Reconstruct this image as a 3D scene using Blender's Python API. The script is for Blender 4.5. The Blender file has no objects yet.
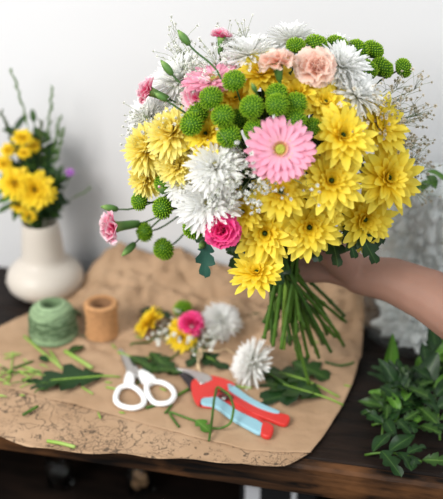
import bpy, math, random
from mathutils import Vector, Matrix, Quaternion, noise
R = math.radians
C = bpy.context.scene.collection
rnd = random.Random(7)

# ------------------------------------------------------------------ camera maths
CAM = Vector((0, 0, 0.76)); PITCH = R(26.6); F = 931.0
FW = Vector((0, math.cos(PITCH), -math.sin(PITCH)))
UP = Vector((0, math.sin(PITCH), math.cos(PITCH)))
RT = Vector((1, 0, 0))
def ray(px, py): return (FW + RT*((px-221.5)/F) + UP*((249.5-py)/F))
def at_y(px, py, y):
    d = ray(px, py); return CAM + d*(y/d.y)
def on_z(px, py, z=0.0):
    d = ray(px, py); return CAM + d*((z-CAM.z)/d.z)

# ------------------------------------------------------------------ helpers
def tag(o, label=None, cat=None, group=None, kind=None):
    if label: o['label'] = label
    if cat: o['category'] = cat
    if group: o['group'] = group
    if kind: o['kind'] = kind
    return o
def empty(name, loc, quat=None, scale=1.0):
    o = bpy.data.objects.new(name, None); C.objects.link(o)
    o.empty_display_size = 0.01
    o.location = loc
    if quat is not None:
        o.rotation_mode = 'QUATERNION'; o.rotation_quaternion = quat
    o.scale = (scale,)*3
    return o
def mat_of(root):
    q = root.rotation_quaternion if root.rotation_mode == 'QUATERNION' else root.rotation_euler.to_quaternion()
    return Matrix.LocRotScale(root.location, q, root.scale)
class MB:
    def __init__(s): s.v=[]; s.f=[]; s.a=[]
    def vert(s, p, a=0.0): s.v.append(tuple(p)); s.a.append(a); return len(s.v)-1
    def grid(s, rows, attrs=None, closed=False, cap=False):
        n=len(rows[0]); b=len(s.v)
        for i,r in enumerate(rows):
            for j,p in enumerate(r):
                a = 0.0 if attrs is None else (attrs[i][j] if isinstance(attrs[i],(list,tuple)) else attrs[i])
                s.vert(p,a)
        m = n if closed else n-1
        for i in range(len(rows)-1):
            for j in range(m):
                k=(j+1)%n
                s.f.append((b+i*n+j, b+i*n+k, b+(i+1)*n+k, b+(i+1)*n+j))
        if cap:
            s.f.append(tuple(b+j for j in range(n))[::-1])
            s.f.append(tuple(b+(len(rows)-1)*n+j for j in range(n)))
    def tube(s, pts, rad, n=8, cap=True, attr=None):
        pts=[Vector(p) for p in pts]
        rr = rad if isinstance(rad,(list,tuple)) else [rad]*len(pts)
        t0=(pts[1]-pts[0]).normalized()
        ref = Vector((0,0,1)) if abs(t0.z)<.9 else Vector((1,0,0))
        nrm=(ref-t0*ref.dot(t0)).normalized()
        rows=[]
        for i,p in enumerate(pts):
            t = (pts[min(i+1,len(pts)-1)]-pts[max(i-1,0)])
            if t.length<1e-9: t=t0
            t.normalize()
            nrm=(nrm-t*nrm.dot(t)); nrm.normalize()
            bi=t.cross(nrm)
            rows.append([p+(nrm*math.cos(2*math.pi*k/n)+bi*math.sin(2*math.pi*k/n))*rr[i] for k in range(n)])
        s.grid(rows, attr, closed=True, cap=cap)
    def loop(s, pts, r, n=8, flat=1.0):
        pts=[Vector(p) for p in pts]; m=len(pts); rows=[]
        for i in range(m+1):
            p=pts[i%m]; t=(pts[(i+1)%m]-pts[(i-1)%m]).normalized()
            z=Vector((0,0,1)); b=t.cross(z).normalized()
            rows.append([p+b*math.cos(2*math.pi*k/n)*r+z*math.sin(2*math.pi*k/n)*r*flat for k in range(n)])
        s.grid(rows, closed=True)
    def lathe(s, prof, n=32, c=(0,0,0), attrs=None, cap=True):
        rows=[[Vector((c[0]+r*math.cos(2*math.pi*k/n), c[1]+r*math.sin(2*math.pi*k/n), c[2]+z)) for k in range(n)] for r,z in prof]
        s.grid(rows, attrs, closed=True, cap=cap)
    def ball(s, c, r, nu=8, nv=6, sz=1.0, a=0.0):
        c=Vector(c); rows=[]
        for i in range(nv+1):
            th=math.pi*i/nv; q=max(math.sin(th),.02)
            rows.append([c+Vector((q*math.cos(2*math.pi*k/nu), q*math.sin(2*math.pi*k/nu), -math.cos(th)*sz))*r for k in range(nu)])
        s.grid(rows, [a]*(nv+1), closed=True, cap=True)
    def box(s, a, b):
        x0,y0,z0=a; x1,y1,z1=b; k=len(s.v)
        for p in ((x0,y0,z0),(x1,y0,z0),(x1,y1,z0),(x0,y1,z0),(x0,y0,z1),(x1,y0,z1),(x1,y1,z1),(x0,y1,z1)): s.vert(p)
        for f in ((3,2,1,0),(4,5,6,7),(0,1,5,4),(1,2,6,5),(2,3,7,6),(3,0,4,7)): s.f.append(tuple(k+i for i in f))
    def prism(s, poly, h):
        k=len(s.v); n=len(poly)
        for p in poly: s.vert(p)
        for p in poly: s.vert(Vector(p)+Vector((0,0,h)))
        s.f.append(tuple(k+i for i in range(n))[::-1]); s.f.append(tuple(k+n+i for i in range(n)))
        for i in range(n): j=(i+1)%n; s.f.append((k+i,k+j,k+n+j,k+n+i))
    def xform(s, m): s.v=[tuple(m @ Vector(p)) for p in s.v]; return s
    def mesh(s, name, mat, smooth=True):
        me=bpy.data.meshes.new(name); me.from_pydata(s.v,[],s.f); me.update()
        at=me.attributes.new('pt','FLOAT','POINT'); at.data.foreach_set('value', s.a)
        me.materials.append(mat)
        if smooth: me.polygons.foreach_set('use_smooth',[True]*len(me.polygons))
        return me
    def build(s, name, mat, parent=None, smooth=True, bevel=0, world=False, sub=0):
        if world and parent is not None: s.xform(mat_of(parent).inverted())
        o=link(name, s.mesh(name,mat,smooth), parent)
        if bevel:
            b=o.modifiers.new('b','BEVEL'); b.width=bevel; b.segments=3; b.limit_method='ANGLE'
        if sub:
            b=o.modifiers.new('s','SUBSURF'); b.levels=sub; b.render_levels=sub
        return o
def link(name, me, parent=None):
    o=bpy.data.objects.new(name, me); C.objects.link(o)
    if parent is not None: o.parent=parent
    return o

# ------------------------------------------------------------------ materials
def mat(name, cols, rough=.6, transl=0.0, trcol=None, spec=.3, bump=0, bscale=200, nscale=None, namt=.0, metal=0, coat=0, sss=0):
    """cols: list of (pos,rgb) along the 'pt' attribute (base of a petal .. its tip)"""
    m=bpy.data.materials.new(name); m.use_nodes=True; nt=m.node_tree; N=nt.nodes; L=nt.links
    b=N['Principled BSDF']; out=N['Material Output']
    b.inputs['Roughness'].default_value=rough; b.inputs['Specular IOR Level'].default_value=spec
    b.inputs['Metallic'].default_value=metal; b.inputs['Coat Weight'].default_value=coat
    if not isinstance(cols[0],(list,tuple)): cols=[(0,cols)]
    at=N.new('ShaderNodeAttribute'); at.attribute_name='pt'
    rp=N.new('ShaderNodeValToRGB'); e=rp.color_ramp.elements
    e[0].position=cols[0][0]; e[0].color=(*cols[0][1],1)
    if len(cols)==1: e[1].color=(*cols[0][1],1)
    else:
        e[1].position=cols[-1][0]; e[1].color=(*cols[-1][1],1)
        for p,c in cols[1:-1]:
            x=e.new(p); x.color=(*c,1)
    L.new(at.outputs['Fac'], rp.inputs[0]); col=rp.outputs[0]
    if namt:
        tc=N.new('ShaderNodeTexCoord'); nz=N.new('ShaderNodeTexNoise'); nz.inputs['Scale'].default_value=nscale or 30
        L.new(tc.outputs['Object'], nz.inputs['Vector'])
        mx=N.new('ShaderNodeHueSaturation'); mr=N.new('ShaderNodeMapRange')
        mr.inputs['To Min'].default_value=1-namt; mr.inputs['To Max'].default_value=1+namt
        mr.inputs['From Min'].default_value=.3; mr.inputs['From Max'].default_value=.7
        L.new(nz.outputs[0], mr.inputs['Value']); L.new(mr.outputs[0], mx.inputs['Value']); L.new(col, mx.inputs['Color']); col=mx.outputs[0]
    L.new(col, b.inputs['Base Color'])
    if sss:
        b.inputs['Subsurface Weight'].default_value=sss; b.inputs['Subsurface Radius'].default_value=(1,.35,.2); b.inputs['Subsurface Scale'].default_value=.006
    if bump:
        tc=N.new('ShaderNodeTexCoord'); nz=N.new('ShaderNodeTexNoise'); nz.inputs['Scale'].default_value=bscale
        L.new(tc.outputs['Object'], nz.inputs['Vector'])
        bp=N.new('ShaderNodeBump'); bp.inputs['Strength'].default_value=bump; bp.inputs['Distance'].default_value=.002
        L.new(nz.outputs[0], bp.inputs['Height']); L.new(bp.outputs[0], b.inputs['Normal'])
    if transl:
        t=N.new('ShaderNodeBsdfTranslucent'); mx=N.new('ShaderNodeMixShader'); mx.inputs[0].default_value=transl
        L.new(col, t.inputs['Color']); L.new(b.outputs[0], mx.inputs[1]); L.new(t.outputs[0], mx.inputs[2]); L.new(mx.outputs[0], out.inputs['Surface'])
    return m
M={}
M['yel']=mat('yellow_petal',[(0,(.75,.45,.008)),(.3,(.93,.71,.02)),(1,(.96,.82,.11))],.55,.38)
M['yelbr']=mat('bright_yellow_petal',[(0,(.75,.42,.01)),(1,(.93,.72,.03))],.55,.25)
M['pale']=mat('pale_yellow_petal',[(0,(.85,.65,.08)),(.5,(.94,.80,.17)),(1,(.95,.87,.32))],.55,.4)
M['white']=mat('white_petal',[(0,(.75,.72,.38)),(.25,(.90,.90,.85)),(1,(.93,.93,.92))],.5,.4)
M['wcen']=mat('cream_centre',[(0,(.88,.82,.30)),(1,(.92,.88,.50))],.6,.2)
M['pink']=mat('pink_petal',[(0,(.90,.50,.60)),(.5,(.91,.46,.58)),(1,(.92,.42,.56))],.5,.35)
M['pinkfl']=mat('pink_floret',[(0,(.40,.18,.05)),(.5,(.68,.30,.18)),(1,(.92,.62,.42))],.6,.2)
M['disc']=mat('lime_disc',[(0,(.42,.45,.04)),(1,(.62,.60,.10))],.7,0,bump=.8,bscale=900)
M['hot']=mat('hot_pink_petal',[(0,(.60,.02,.15)),(.8,(.83,.03,.22)),(1,(.88,.12,.32))],.5,.2)
M['mixp']=mat('pink_white_petal',[(0,(.75,.04,.20)),(.6,(.85,.16,.34)),(.85,(.88,.40,.52)),(1,(.92,.78,.80))],.5,.2)
M['peach']=mat('peach_petal',[(0,(.88,.38,.28)),(.5,(.93,.60,.48)),(1,(.95,.78,.68))],.5,.4)
M['lime']=mat('lime_floret',[(0,(.05,.16,.002)),(.45,(.22,.42,.008)),(1,(.52,.74,.04))],.6,.2)  # dark bases paint the shade in the gaps between florets
M['eye']=mat('green_eye',[(0,(.02,.05,.005)),(1,(.05,.11,.01))],.6)
M['stem']=mat('green_stem',[(0,(.04,.10,.010)),(1,(.075,.155,.020))],.45,0,nscale=40,namt=.3)
M['dstem']=mat('dark_green_stem',[(0,(.03,.08,.012)),(1,(.05,.12,.02))],.5,0,nscale=40,namt=.3)
M['calyx']=mat('calyx_green',[(0,(.07,.16,.03)),(.7,(.10,.22,.05)),(1,(.24,.38,.10))],.5,.1)
M['leaf']=mat('leaf_green',[(0,(.12,.22,.05)),(.10,(.035,.085,.014)),(1,(.016,.046,.008))],.45,.12,nscale=60,namt=.35)
M['leafl']=mat('light_leaf_green',[(0,(.20,.36,.08)),(.1,(.10,.24,.03)),(1,(.07,.19,.02))],.45,.2,nscale=60,namt=.3)
M['leafd']=mat('dark_leaf_green',[(0,(.06,.12,.03)),(.10,(.016,.05,.012)),(1,(.010,.032,.008))],.4,.08,nscale=60,namt=.3)
M['teal']=mat('teal_leaf',[(0,(.03,.10,.07)),(1,(.02,.08,.055))],.45,.1,nscale=60,namt=.2)
M['cut']=mat('cut_stem_green',[(0,(.25,.42,.06)),(1,(.38,.52,.14))],.5,.1)
M['bb']=mat('baby_breath_white',[(0,(.55,.58,.42)),(.5,(.85,.85,.80)),(1,(.90,.90,.87))],.6,.2)
M['bbc']=mat('baby_breath_cream',[(0,(.45,.42,.28)),(.5,(.72,.65,.52)),(1,(.85,.80,.70))],.6,.15)
M['bbs']=mat('baby_breath_stem',[(0,(.28,.33,.18)),(1,(.32,.37,.20))],.6)
M['purple']=mat('purple_petal',[(0,(.45,.15,.55)),(1,(.60,.30,.70))],.6,.2)
M['grass']=mat('grass_green',[(0,(.10,.20,.03)),(1,(.22,.33,.08))],.6,.2)
M['olive']=mat('olive_spike',[(0,(.06,.09,.02)),(1,(.12,.13,.04))],.7,.1)
M['vase']=mat('cream_ceramic',[(0,(.60,.545,.475))],.45,0,bump=.08,bscale=120,spec=.4)
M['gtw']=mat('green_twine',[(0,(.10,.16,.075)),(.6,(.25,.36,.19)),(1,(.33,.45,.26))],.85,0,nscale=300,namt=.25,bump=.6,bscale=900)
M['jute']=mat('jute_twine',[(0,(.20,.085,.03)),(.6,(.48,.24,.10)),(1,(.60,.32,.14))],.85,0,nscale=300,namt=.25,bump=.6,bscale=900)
M['raffia']=mat('raffia',[(0,(.62,.46,.28))],.8)
M['core']=mat('cardboard',[(0,(.22,.11,.05))],.8)
M['red']=mat('red_handle_plastic',[(0,(.62,.035,.028))],.38,0,spec=.4)
M['blue']=mat('light_blue_grip',[(0,(.28,.50,.58))],.5,0,spec=.3)
M['steel']=mat('steel',[(0,(.60,.58,.56))],.32,metal=.9)
M['dsteel']=mat('dark_blade_steel',[(0,(.05,.045,.05))],.4,metal=.6)
M['wplast']=mat('white_plastic',[(0,(.86,.86,.85))],.35,spec=.4)
M['skin']=mat('skin',[(0,(.33,.180,.130))],.62,0,nscale=25,namt=.08,bump=.12,bscale=400,sss=.12)
M['nail']=mat('fingernail',[(0,(.70,.42,.34))],.3)
M['sleeve']=mat('sleeve_cloth',[(0,(.05,.05,.06))],.9)
M['black']=mat('black_card',[(0,(.012,.012,.013))],.6)
M['wcard']=mat('white_card',[(0,(.70,.70,.72))],.7)
M['cork']=mat('cork',[(0,(.36,.20,.10))],.8,nscale=80,namt=.3)
M['terra']=mat('terracotta',[(0,(.45,.17,.09))],.8)
M['stuffing']=mat('white_stuffing',[(0,(.93,.95,.94))],.8,.4)  # white of the made-up vase filling that stands for bright glass
M['floor']=mat('floor_dark',[(0,(.03,.022,.018))],.6,nscale=4,namt=.3)
M['iron']=mat('iron',[(0,(.015,.014,.014))],.5,metal=.5)

def wall_mat():
    m=mat('painted_wall',[(0,(.66,.66,.665))],.9,0,nscale=1.6,namt=.025,bump=.05,bscale=60); return m
M['wall']=wall_mat()

def glass_mat(thin=False):
    m=bpy.data.materials.new('clear_glass'); m.use_nodes=True; nt=m.node_tree; b=nt.nodes['Principled BSDF']
    b.inputs['Base Color'].default_value=(.93,.96,.95,1); b.inputs['Transmission Weight'].default_value=1; b.inputs['Roughness'].default_value=.03
    b.inputs['IOR'].default_value=1.3
    if thin:
        N=nt.nodes; L=nt.links; t=N.new('ShaderNodeBsdfTransparent'); t.inputs[0].default_value=(.985,.99,.987,1); g_=N.new('ShaderNodeBsdfGlossy'); g_.inputs['Roughness'].default_value=.08
        lf=N.new('ShaderNodeLayerWeight'); lf.inputs['Blend'].default_value=.5; pw_=N.new('ShaderNodeMath'); pw_.operation='POWER'; pw_.inputs[1].default_value=4; L.new(lf.outputs['Facing'],pw_.inputs[0])
        lw=N.new('ShaderNodeMath'); lw.operation='MULTIPLY_ADD'; lw.inputs[1].default_value=.8; lw.inputs[2].default_value=.05; L.new(pw_.outputs[0],lw.inputs[0]); mx=N.new('ShaderNodeMixShader')
        L.new(lw.outputs[0],mx.inputs[0]); L.new(t.outputs[0],mx.inputs[1]); L.new(g_.outputs[0],mx.inputs[2]); L.new(mx.outputs[0],N['Material Output'].inputs['Surface'])
    return m
M['glass']=glass_mat(); M['tglass']=glass_mat(True)

def wood_mat(name, dark, light, wear):
    m=bpy.data.materials.new(name); m.use_nodes=True; nt=m.node_tree; N=nt.nodes; L=nt.links; b=N['Principled BSDF']
    tc=N.new('ShaderNodeTexCoord'); mp=N.new('ShaderNodeMapping'); mp.inputs['Scale'].default_value=(1.2,14,14)
    L.new(tc.outputs['Object'],mp.inputs[0])
    n1=N.new('ShaderNodeTexNoise'); n1.inputs['Scale'].default_value=8; n1.inputs['Detail'].default_value=8; n1.inputs['Distortion'].default_value=.6
    L.new(mp.outputs[0],n1.inputs['Vector'])
    r=N.new('ShaderNodeValToRGB'); e=r.color_ramp.elements; e[0].position=.38; e[0].color=(*dark,1); e[1].position=.68; e[1].color=(*light,1)
    L.new(n1.outputs[0],r.inputs[0])
    n2=N.new('ShaderNodeTexNoise'); n2.inputs['Scale'].default_value=9; n2.inputs['Detail'].default_value=5
    mp2=N.new('ShaderNodeMapping'); mp2.inputs['Scale'].default_value=(1,2.5,2.5); L.new(tc.outputs['Object'],mp2.inputs[0]); L.new(mp2.outputs[0],n2.inputs['Vector'])
    r2=N.new('ShaderNodeValToRGB'); r2.color_ramp.elements[0].position=.5; r2.color_ramp.elements[1].position=.64
    L.new(n2.outputs[0],r2.inputs[0])
    mx=N.new('ShaderNodeMix'); mx.data_type='RGBA'; L.new(r2.outputs[0],mx.inputs['Factor']); L.new(r.outputs[0],mx.inputs['A']); 
    w=N.new('ShaderNodeMix'); w.data_type='RGBA'; w.inputs['Factor'].default_value=.6; L.new(r.outputs[0],w.inputs['A']); w.inputs['B'].default_value=(*wear,1)
    L.new(w.outputs['Result'],mx.inputs['B'])
    L.new(mx.outputs['Result'],b.inputs['Base Color']); b.inputs['Roughness'].default_value=.6; b.inputs['Specular IOR Level'].default_value=.2
    bp=N.new('ShaderNodeBump'); bp.inputs['Strength'].default_value=.6; bp.inputs['Distance'].default_value=.003; L.new(n1.outputs[0],bp.inputs['Height']); L.new(bp.outputs[0],b.inputs['Normal'])
    return m
M['wood']=wood_mat('dark_stained_wood',(.004,.0024,.0018),(.014,.008,.0055),(.022,.012,.008))
M['woodf']=wood_mat('worn_edge_wood',(.003,.002,.0015),(.050,.022,.009),(.17,.070,.024))

def paper_mat(name, printed):
    m=bpy.data.materials.new(name); m.use_nodes=True; nt=m.node_tree; N=nt.nodes; L=nt.links; b=N['Principled BSDF']
    tc=N.new('ShaderNodeTexCoord')
    n1=N.new('ShaderNodeTexNoise'); n1.inputs['Scale'].default_value=14; n1.inputs['Detail'].default_value=6; L.new(tc.outputs['Object'],n1.inputs['Vector'])
    r=N.new('ShaderNodeValToRGB'); e=r.color_ramp.elements; e[0].position=.3; e[0].color=(.355,.225,.130,1); e[1].position=.7; e[1].color=(.45,.30,.185,1)
    L.new(n1.outputs[0],r.inputs[0]); col=r.outputs[0]
    if printed:
        fac=None
        for sc,wd,seed in ((38,.035,0),(64,.035,5)):
            nz=N.new('ShaderNodeTexNoise'); nz.inputs['Scale'].default_value=sc*.8; nz.inputs['Detail'].default_value=1; L.new(tc.outputs['Object'],nz.inputs['Vector'])
            ad=N.new('ShaderNodeVectorMath'); ad.operation='MULTIPLY_ADD'; L.new(nz.outputs['Color'],ad.inputs[0]); ad.inputs[1].default_value=(.11,.11,.11); L.new(tc.outputs['Object'],ad.inputs[2])
            sc2=N.new('ShaderNodeVectorMath'); sc2.operation='ADD'; L.new(ad.outputs[0],sc2.inputs[0]); sc2.inputs[1].default_value=(seed,seed,0)
            v=N.new('ShaderNodeTexVoronoi'); v.feature='DISTANCE_TO_EDGE'; v.inputs['Scale'].default_value=sc; L.new(sc2.outputs[0],v.inputs['Vector'])
            lt=N.new('ShaderNodeMath'); lt.operation='LESS_THAN'; L.new(v.outputs['Distance'],lt.inputs[0]); lt.inputs[1].default_value=wd
            mk=N.new('ShaderNodeTexNoise'); mk.inputs['Scale'].default_value=13+seed; L.new(sc2.outputs[0],mk.inputs['Vector'])
            g=N.new('ShaderNodeMath'); g.operation='GREATER_THAN'; L.new(mk.outputs[0],g.inputs[0]); g.inputs[1].default_value=.51
            ml=N.new('ShaderNodeMath'); ml.operation='MULTIPLY'; L.new(lt.outputs[0],ml.inputs[0]); L.new(g.outputs[0],ml.inputs[1])
            if fac is None: fac=ml.outputs[0]
            else:
                mm=N.new('ShaderNodeMath'); mm.operation='MAXIMUM'; L.new(fac,mm.inputs[0]); L.new(ml.outputs[0],mm.inputs[1]); fac=mm.outputs[0]
        sc=N.new('ShaderNodeMath'); sc.operation='MULTIPLY'; L.new(fac,sc.inputs[0]); sc.inputs[1].default_value=.85
        mx=N.new('ShaderNodeMix'); mx.data_type='RGBA'; L.new(sc.outputs[0],mx.inputs['Factor']); L.new(col,mx.inputs['A']); mx.inputs['B'].default_value=(.07,.05,.035,1); col=mx.outputs['Result']
    L.new(col,b.inputs['Base Color']); b.inputs['Roughness'].default_value=.75; b.inputs['Specular IOR Level'].default_value=.2
    n3=N.new('ShaderNodeTexNoise'); n3.inputs['Scale'].default_value=45; n3.inputs['Detail'].default_value=5; L.new(tc.outputs['Object'],n3.inputs['Vector'])
    bp=N.new('ShaderNodeBump'); bp.inputs['Strength'].default_value=.7; bp.inputs['Distance'].default_value=.004; L.new(n3.outputs[0],bp.inputs['Height']); L.new(bp.outputs[0],b.inputs['Normal'])
    return m
M['paper']=paper_mat('kraft_paper',False); M['print']=paper_mat('printed_kraft_paper',True)

# ------------------------------------------------------------------ table, wall, floor
TH=R(-12.5); EU=Vector((math.cos(TH),math.sin(TH),0)); EV=Vector((-math.sin(TH),math.cos(TH),0))
VB=on_z(0,264).dot(EV); VF=on_z(310,466).dot(EV)+.013
def uv(p): return p.dot(EU), p.dot(EV)
tb=empty('workbench',(0,0,0)); tb.rotation_euler=(0,0,TH)
tag(tb,'old dark wooden workbench under the brown paper, against the white wall','table')
U0,U1=-1.0,.95; npl=3; pw=(VB-.006-VF)/npl
for i in range(npl):
    m=MB(); a=VF+i*pw; g=.0012
    nx=60; rows=[]
    y0,y1=a+g,a+pw-g
    prof=[(y0,-.042),(y0,-.006),(y0+.0015,-.0015),(y0+.005,0),((y0+y1)/2,0),(y1-.003,0),(y1,-.002),(y1,-.042)]
    for k in range(nx+1):
        x=U0+(U1-U0)*k/nx
        row=[]
        for j,(y,z) in enumerate(prof):
            w=0
            if i==0 and j in (1,2,3): w=-.004*max(0,noise.noise(Vector((x*14,3,0))))
            row.append(Vector((x,y+(-w if j<3 else 0),z+w)))
        rows.append(row)
    m.grid(rows,closed=True,cap=True)
    m.build('plank',M['wood'],tb,smooth=False)
m=MB(); rows=[]
for k in range(121):
    x=U0+(U1-U0)*k/120; w=.004*max(0,noise.noise(Vector((x*11,3,0))))+.002*max(0,noise.noise(Vector((x*40,5,0)))); y=VF
    rows.append([Vector((x,yy,zz)) for yy,zz in ((y,-.046),(y-.013,-.046),(y-.0135,-.03),(y-.013+w*.5,-.006-w),(y-.010+w,-.0015-w),(y-.004,-w*.4),(y,-.0004))])
m.grid(rows,closed=True,cap=True); m.build('edge_board',M['woodf'],tb,smooth=False)
m=MB(); m.box((U0+.05,VB-.04,-.74),(U1-.05,VB-.02,-.042)); m.build('shade_panel',M['wood'],tb,False)  # added dark panel: paints the deep shade here, hiding the pale wall
m=MB(); m.box((U0+.04,VF+.05,-.30),(U1-.04,VB-.045,-.28)); m.build('shelf',M['wood'],tb,False)  # added dark shelf, part of the painted darkness; carries the small items
for sx in (U0+.04,U1-.10):
    for sy in (VF+.03,VB-.10):
        m=MB(); m.box((sx,sy,-.75),(sx+.06,sy+.06,-.0425)); m.build('leg',M['wood'],tb,False)
m=MB(); a=EV*(VB+.001)
rows=[[EU*u+a+Vector((0,0,z)) for u in (-4,4)] for z in (-.75,2.4)]
m.grid(rows)
rows=[[EU*u+a+EV*.1+Vector((0,0,z)) for u in (-4,4)] for z in (-.75,2.4)]
m.grid(rows); tag(m.build('wall_back',M['wall'],None,False),kind='structure')
m=MB(); q=[EU*-4+EV*(VB+.1),EU*4+EV*(VB+.1),EU*4-EV*3,EU*-4-EV*3]
m.prism([p+Vector((0,0,-.80)) for p in q],.05); tag(m.build('floor',M['floor'],None,False),kind='structure')

# ------------------------------------------------------------------ paper
def smooth(e0,e1,x):
    t=min(1,max(0,(x-e0)/(e1-e0))); return t*t*(3-2*t)
def ridg(x,y,s,o=0):
    n=noise.noise(Vector((x*s+o,y*s*1.1-o,o*.7))); return 1-min(1,abs(n)*2.6)
def crease(x,y,s,o):
    q=Vector((x*s+.35*noise.noise(Vector((x*s,y*s,o+.5))),y*s*1.3,o)); d=noise.voronoi(q)[0]
    return min(1,(d[1]-d[0])*1.1)
def H(x,y):
    p=Vector((x,y,0)); u,v=uv(p)
    far=smooth(VF+.12,VB-.12,v)
    mid=smooth(-.58,-.44,u)
    amp=.0018+.030*far*mid
    w=amp*(crease(x*.8+y*.5,y-.3*x,15,0)*.95+crease(x,y,34,3)*.42+ridg(x,y,7,3)*.25)
    w+=.0008*ridg(x,y,22,1)+.006*far*mid*ridg(x,y,30,6)
    rise=smooth(VB-.13,VB-.02,v)*smooth(-.57,-.46,u)*(.052+.016*noise.noise(Vector((u*9,1,2))))*(1-.55*smooth(-.40,-.22,u)+.35*smooth(-.20,-.05,u))
    rise+=.02*smooth(VB-.17,VB-.11,v)*(1-smooth(VB-.11,VB-.075,v))*mid*ridg(x,y,5,4)
    return .0022+w+rise
def Hl(x,y): return .0012+.0006*ridg(x,y,9,2)
def resample(poly,n):
    P=[Vector(p) for p in poly]; d=[0]
    for i in range(1,len(P)): d.append(d[-1]+(P[i]-P[i-1]).length)
    out=[]
    for k in range(n):
        t=d[-1]*k/(n-1); i=1
        while i<len(P)-1 and d[i]<t: i+=1
        f=(t-d[i-1])/(d[i]-d[i-1]+1e-12); out.append(P[i-1].lerp(P[i],f))
    # light smoothing
    for _ in range(2): out=[out[0]]+[(out[i-1]+out[i]*2+out[i+1])/4 for i in range(1,n-1)]+[out[-1]]
    return out
def coons(bot,top,lef,rig,nu,nv):
    b=resample(bot,nu); t=resample(top,nu); l=resample(lef,nv); r=resample(rig,nv); rows=[]
    for j in range(nv):
        v=j/(nv-1); row=[]
        for i in range(nu):
            u=i/(nu-1)
            p=b[i]*(1-v)+t[i]*v+l[j]*(1-u)+r[j]*u-(b[0]*(1-u)*(1-v)+b[-1]*u*(1-v)+t[0]*(1-u)*v+t[-1]*u*v)
            row.append(p)
        rows.append(row)
    return rows
def g(*pts): return [on_z(a,b) for a,b in pts]
def backpt(px,d=.012):
    # point at distance d in front of the table's back edge, seen at column px
    lo,hi=200,420
    for _ in range(40):
        mid_=(lo+hi)/2
        if on_z(px,mid_).dot(EV)>VB-d: lo=mid_
        else: hi=mid_
    return on_z(px,lo)
def solid(o,t):
    s=o.modifiers.new('s','SOLIDIFY'); s.thickness=t; s.offset=1
bot=g((-70,366),(-30,380),(0,388),(50,401),(100,413),(160,430),(215,444),(250,452),(280,454),(310,455))
top=g((-70,352),(-30,338),(0,328),(35,312),(72,300))+[backpt(100,.03),backpt(130),backpt(200),backpt(260),backpt(300),backpt(330),backpt(352,.015)]
m=MB(); rows=coons(bot,top,[bot[0],top[0]],[bot[-1]]+g((322,440),(340,412),(352,388),(361,362),(363,335),(362,320))+[top[-1]],170,120)
m.grid([[Vector((p.x,p.y,H(p.x,p.y))) for p in r] for r in rows])
o=m.build('kraft_paper',M['paper']); solid(o,.0003)
tag(o,'large crumpled sheet of plain brown kraft paper covering the workbench','paper')
bot2=g((-70,414),(-30,430),(0,440),(30,449),(60,454),(130,458),(180,462),(230,465),(262,470),(285,468),(308,457))
top2=g((-70,362),(0,376),(100,400),(215,432),(300,440))
m=MB(); rows=coons(bot2,top2,[bot2[0],top2[0]],[bot2[-1],top2[-1]],120,30)
m.grid([[Vector((p.x,p.y,Hl(p.x,p.y)+(.004*math.sin(p.x*37)**2+.001 if j==0 else (.002 if j==1 else 0))*(1 if j<2 else 0))) for p in r] for j,r in enumerate(rows)])
o=m.build('patterned_paper',M['print']); solid(o,.0003)
tag(o,'brown paper sheet printed with fine black line drawings, under the plain sheet\'s front edge','paper')

# ------------------------------------------------------------------ petals and heads
PROF={
 'mum': lambda s: (.42+.58*min(1,s/.5))*(1 if s<.55 else max(.05,1-((s-.55)/.46)**2)**.55),
 'spider': lambda s: (.6+.4*s)*(1 if s<.8 else math.sqrt(max(.05,1-((s-.8)/.21)**2))),
 'gerb': lambda s: (.5+.5*min(1,s/.45))*(1 if s<.72 else math.sqrt(max(.05,1-((s-.72)/.29)**2))),
}
def petal(mb, rg, az, r0, z0, L, W, a0, a1, prof, cup=.25, ns=6, nu=3, yaw=0, twist=0, ramp0=0.0, ramp1=1.0, k=1.0):
    er=Vector((math.cos(az),math.sin(az),0)); et=Vector((-math.sin(az),math.cos(az),0)); ez=Vector((0,0,1))
    p=er*r0+ez*z0; rows=[]; at=[]
    for i in range(ns+1):
        s=i/ns; a=R(a0+(a1-a0)*s**k)
        T=er*math.cos(a)+ez*math.sin(a)+et*yaw*s; T.normalize()
        Nn=(-er*math.sin(a)+ez*math.cos(a))
        Lt=(et*math.cos(twist*s)+Nn*math.sin(twist*s))
        w=PROF[prof](s)*W/2; row=[]
        for j in range(nu):
            u=-1+2*j/(nu-1)
            row.append(p+Lt*u*w+Nn*(cup*u*u*w))
        rows.append(row); at.append(ramp0+(ramp1-ramp0)*s)
        p=p+T*(L/ns)
    mb.grid(rows,at)
def ring(mb, rg, n, **kw):
    base=dict(kw); jit=base.pop('jit',.12); off=rg.random()*6.28
    for i in range(n):
        d=dict(base)
        d['L']=base['L']*(1+rg.uniform(-jit,jit*.5)); d['W']=base['W']*(1+rg.uniform(-.15,.15))
        d['a0']=base['a0']+rg.uniform(-7,7); d['a1']=base['a1']+rg.uniform(-14,14)
        petal(mb,rg,off+6.2832*i/n+rg.uniform(-.25,.25)*6.28/n,yaw=rg.uniform(-.18,.18),twist=rg.uniform(-.5,.5),**d)
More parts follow.
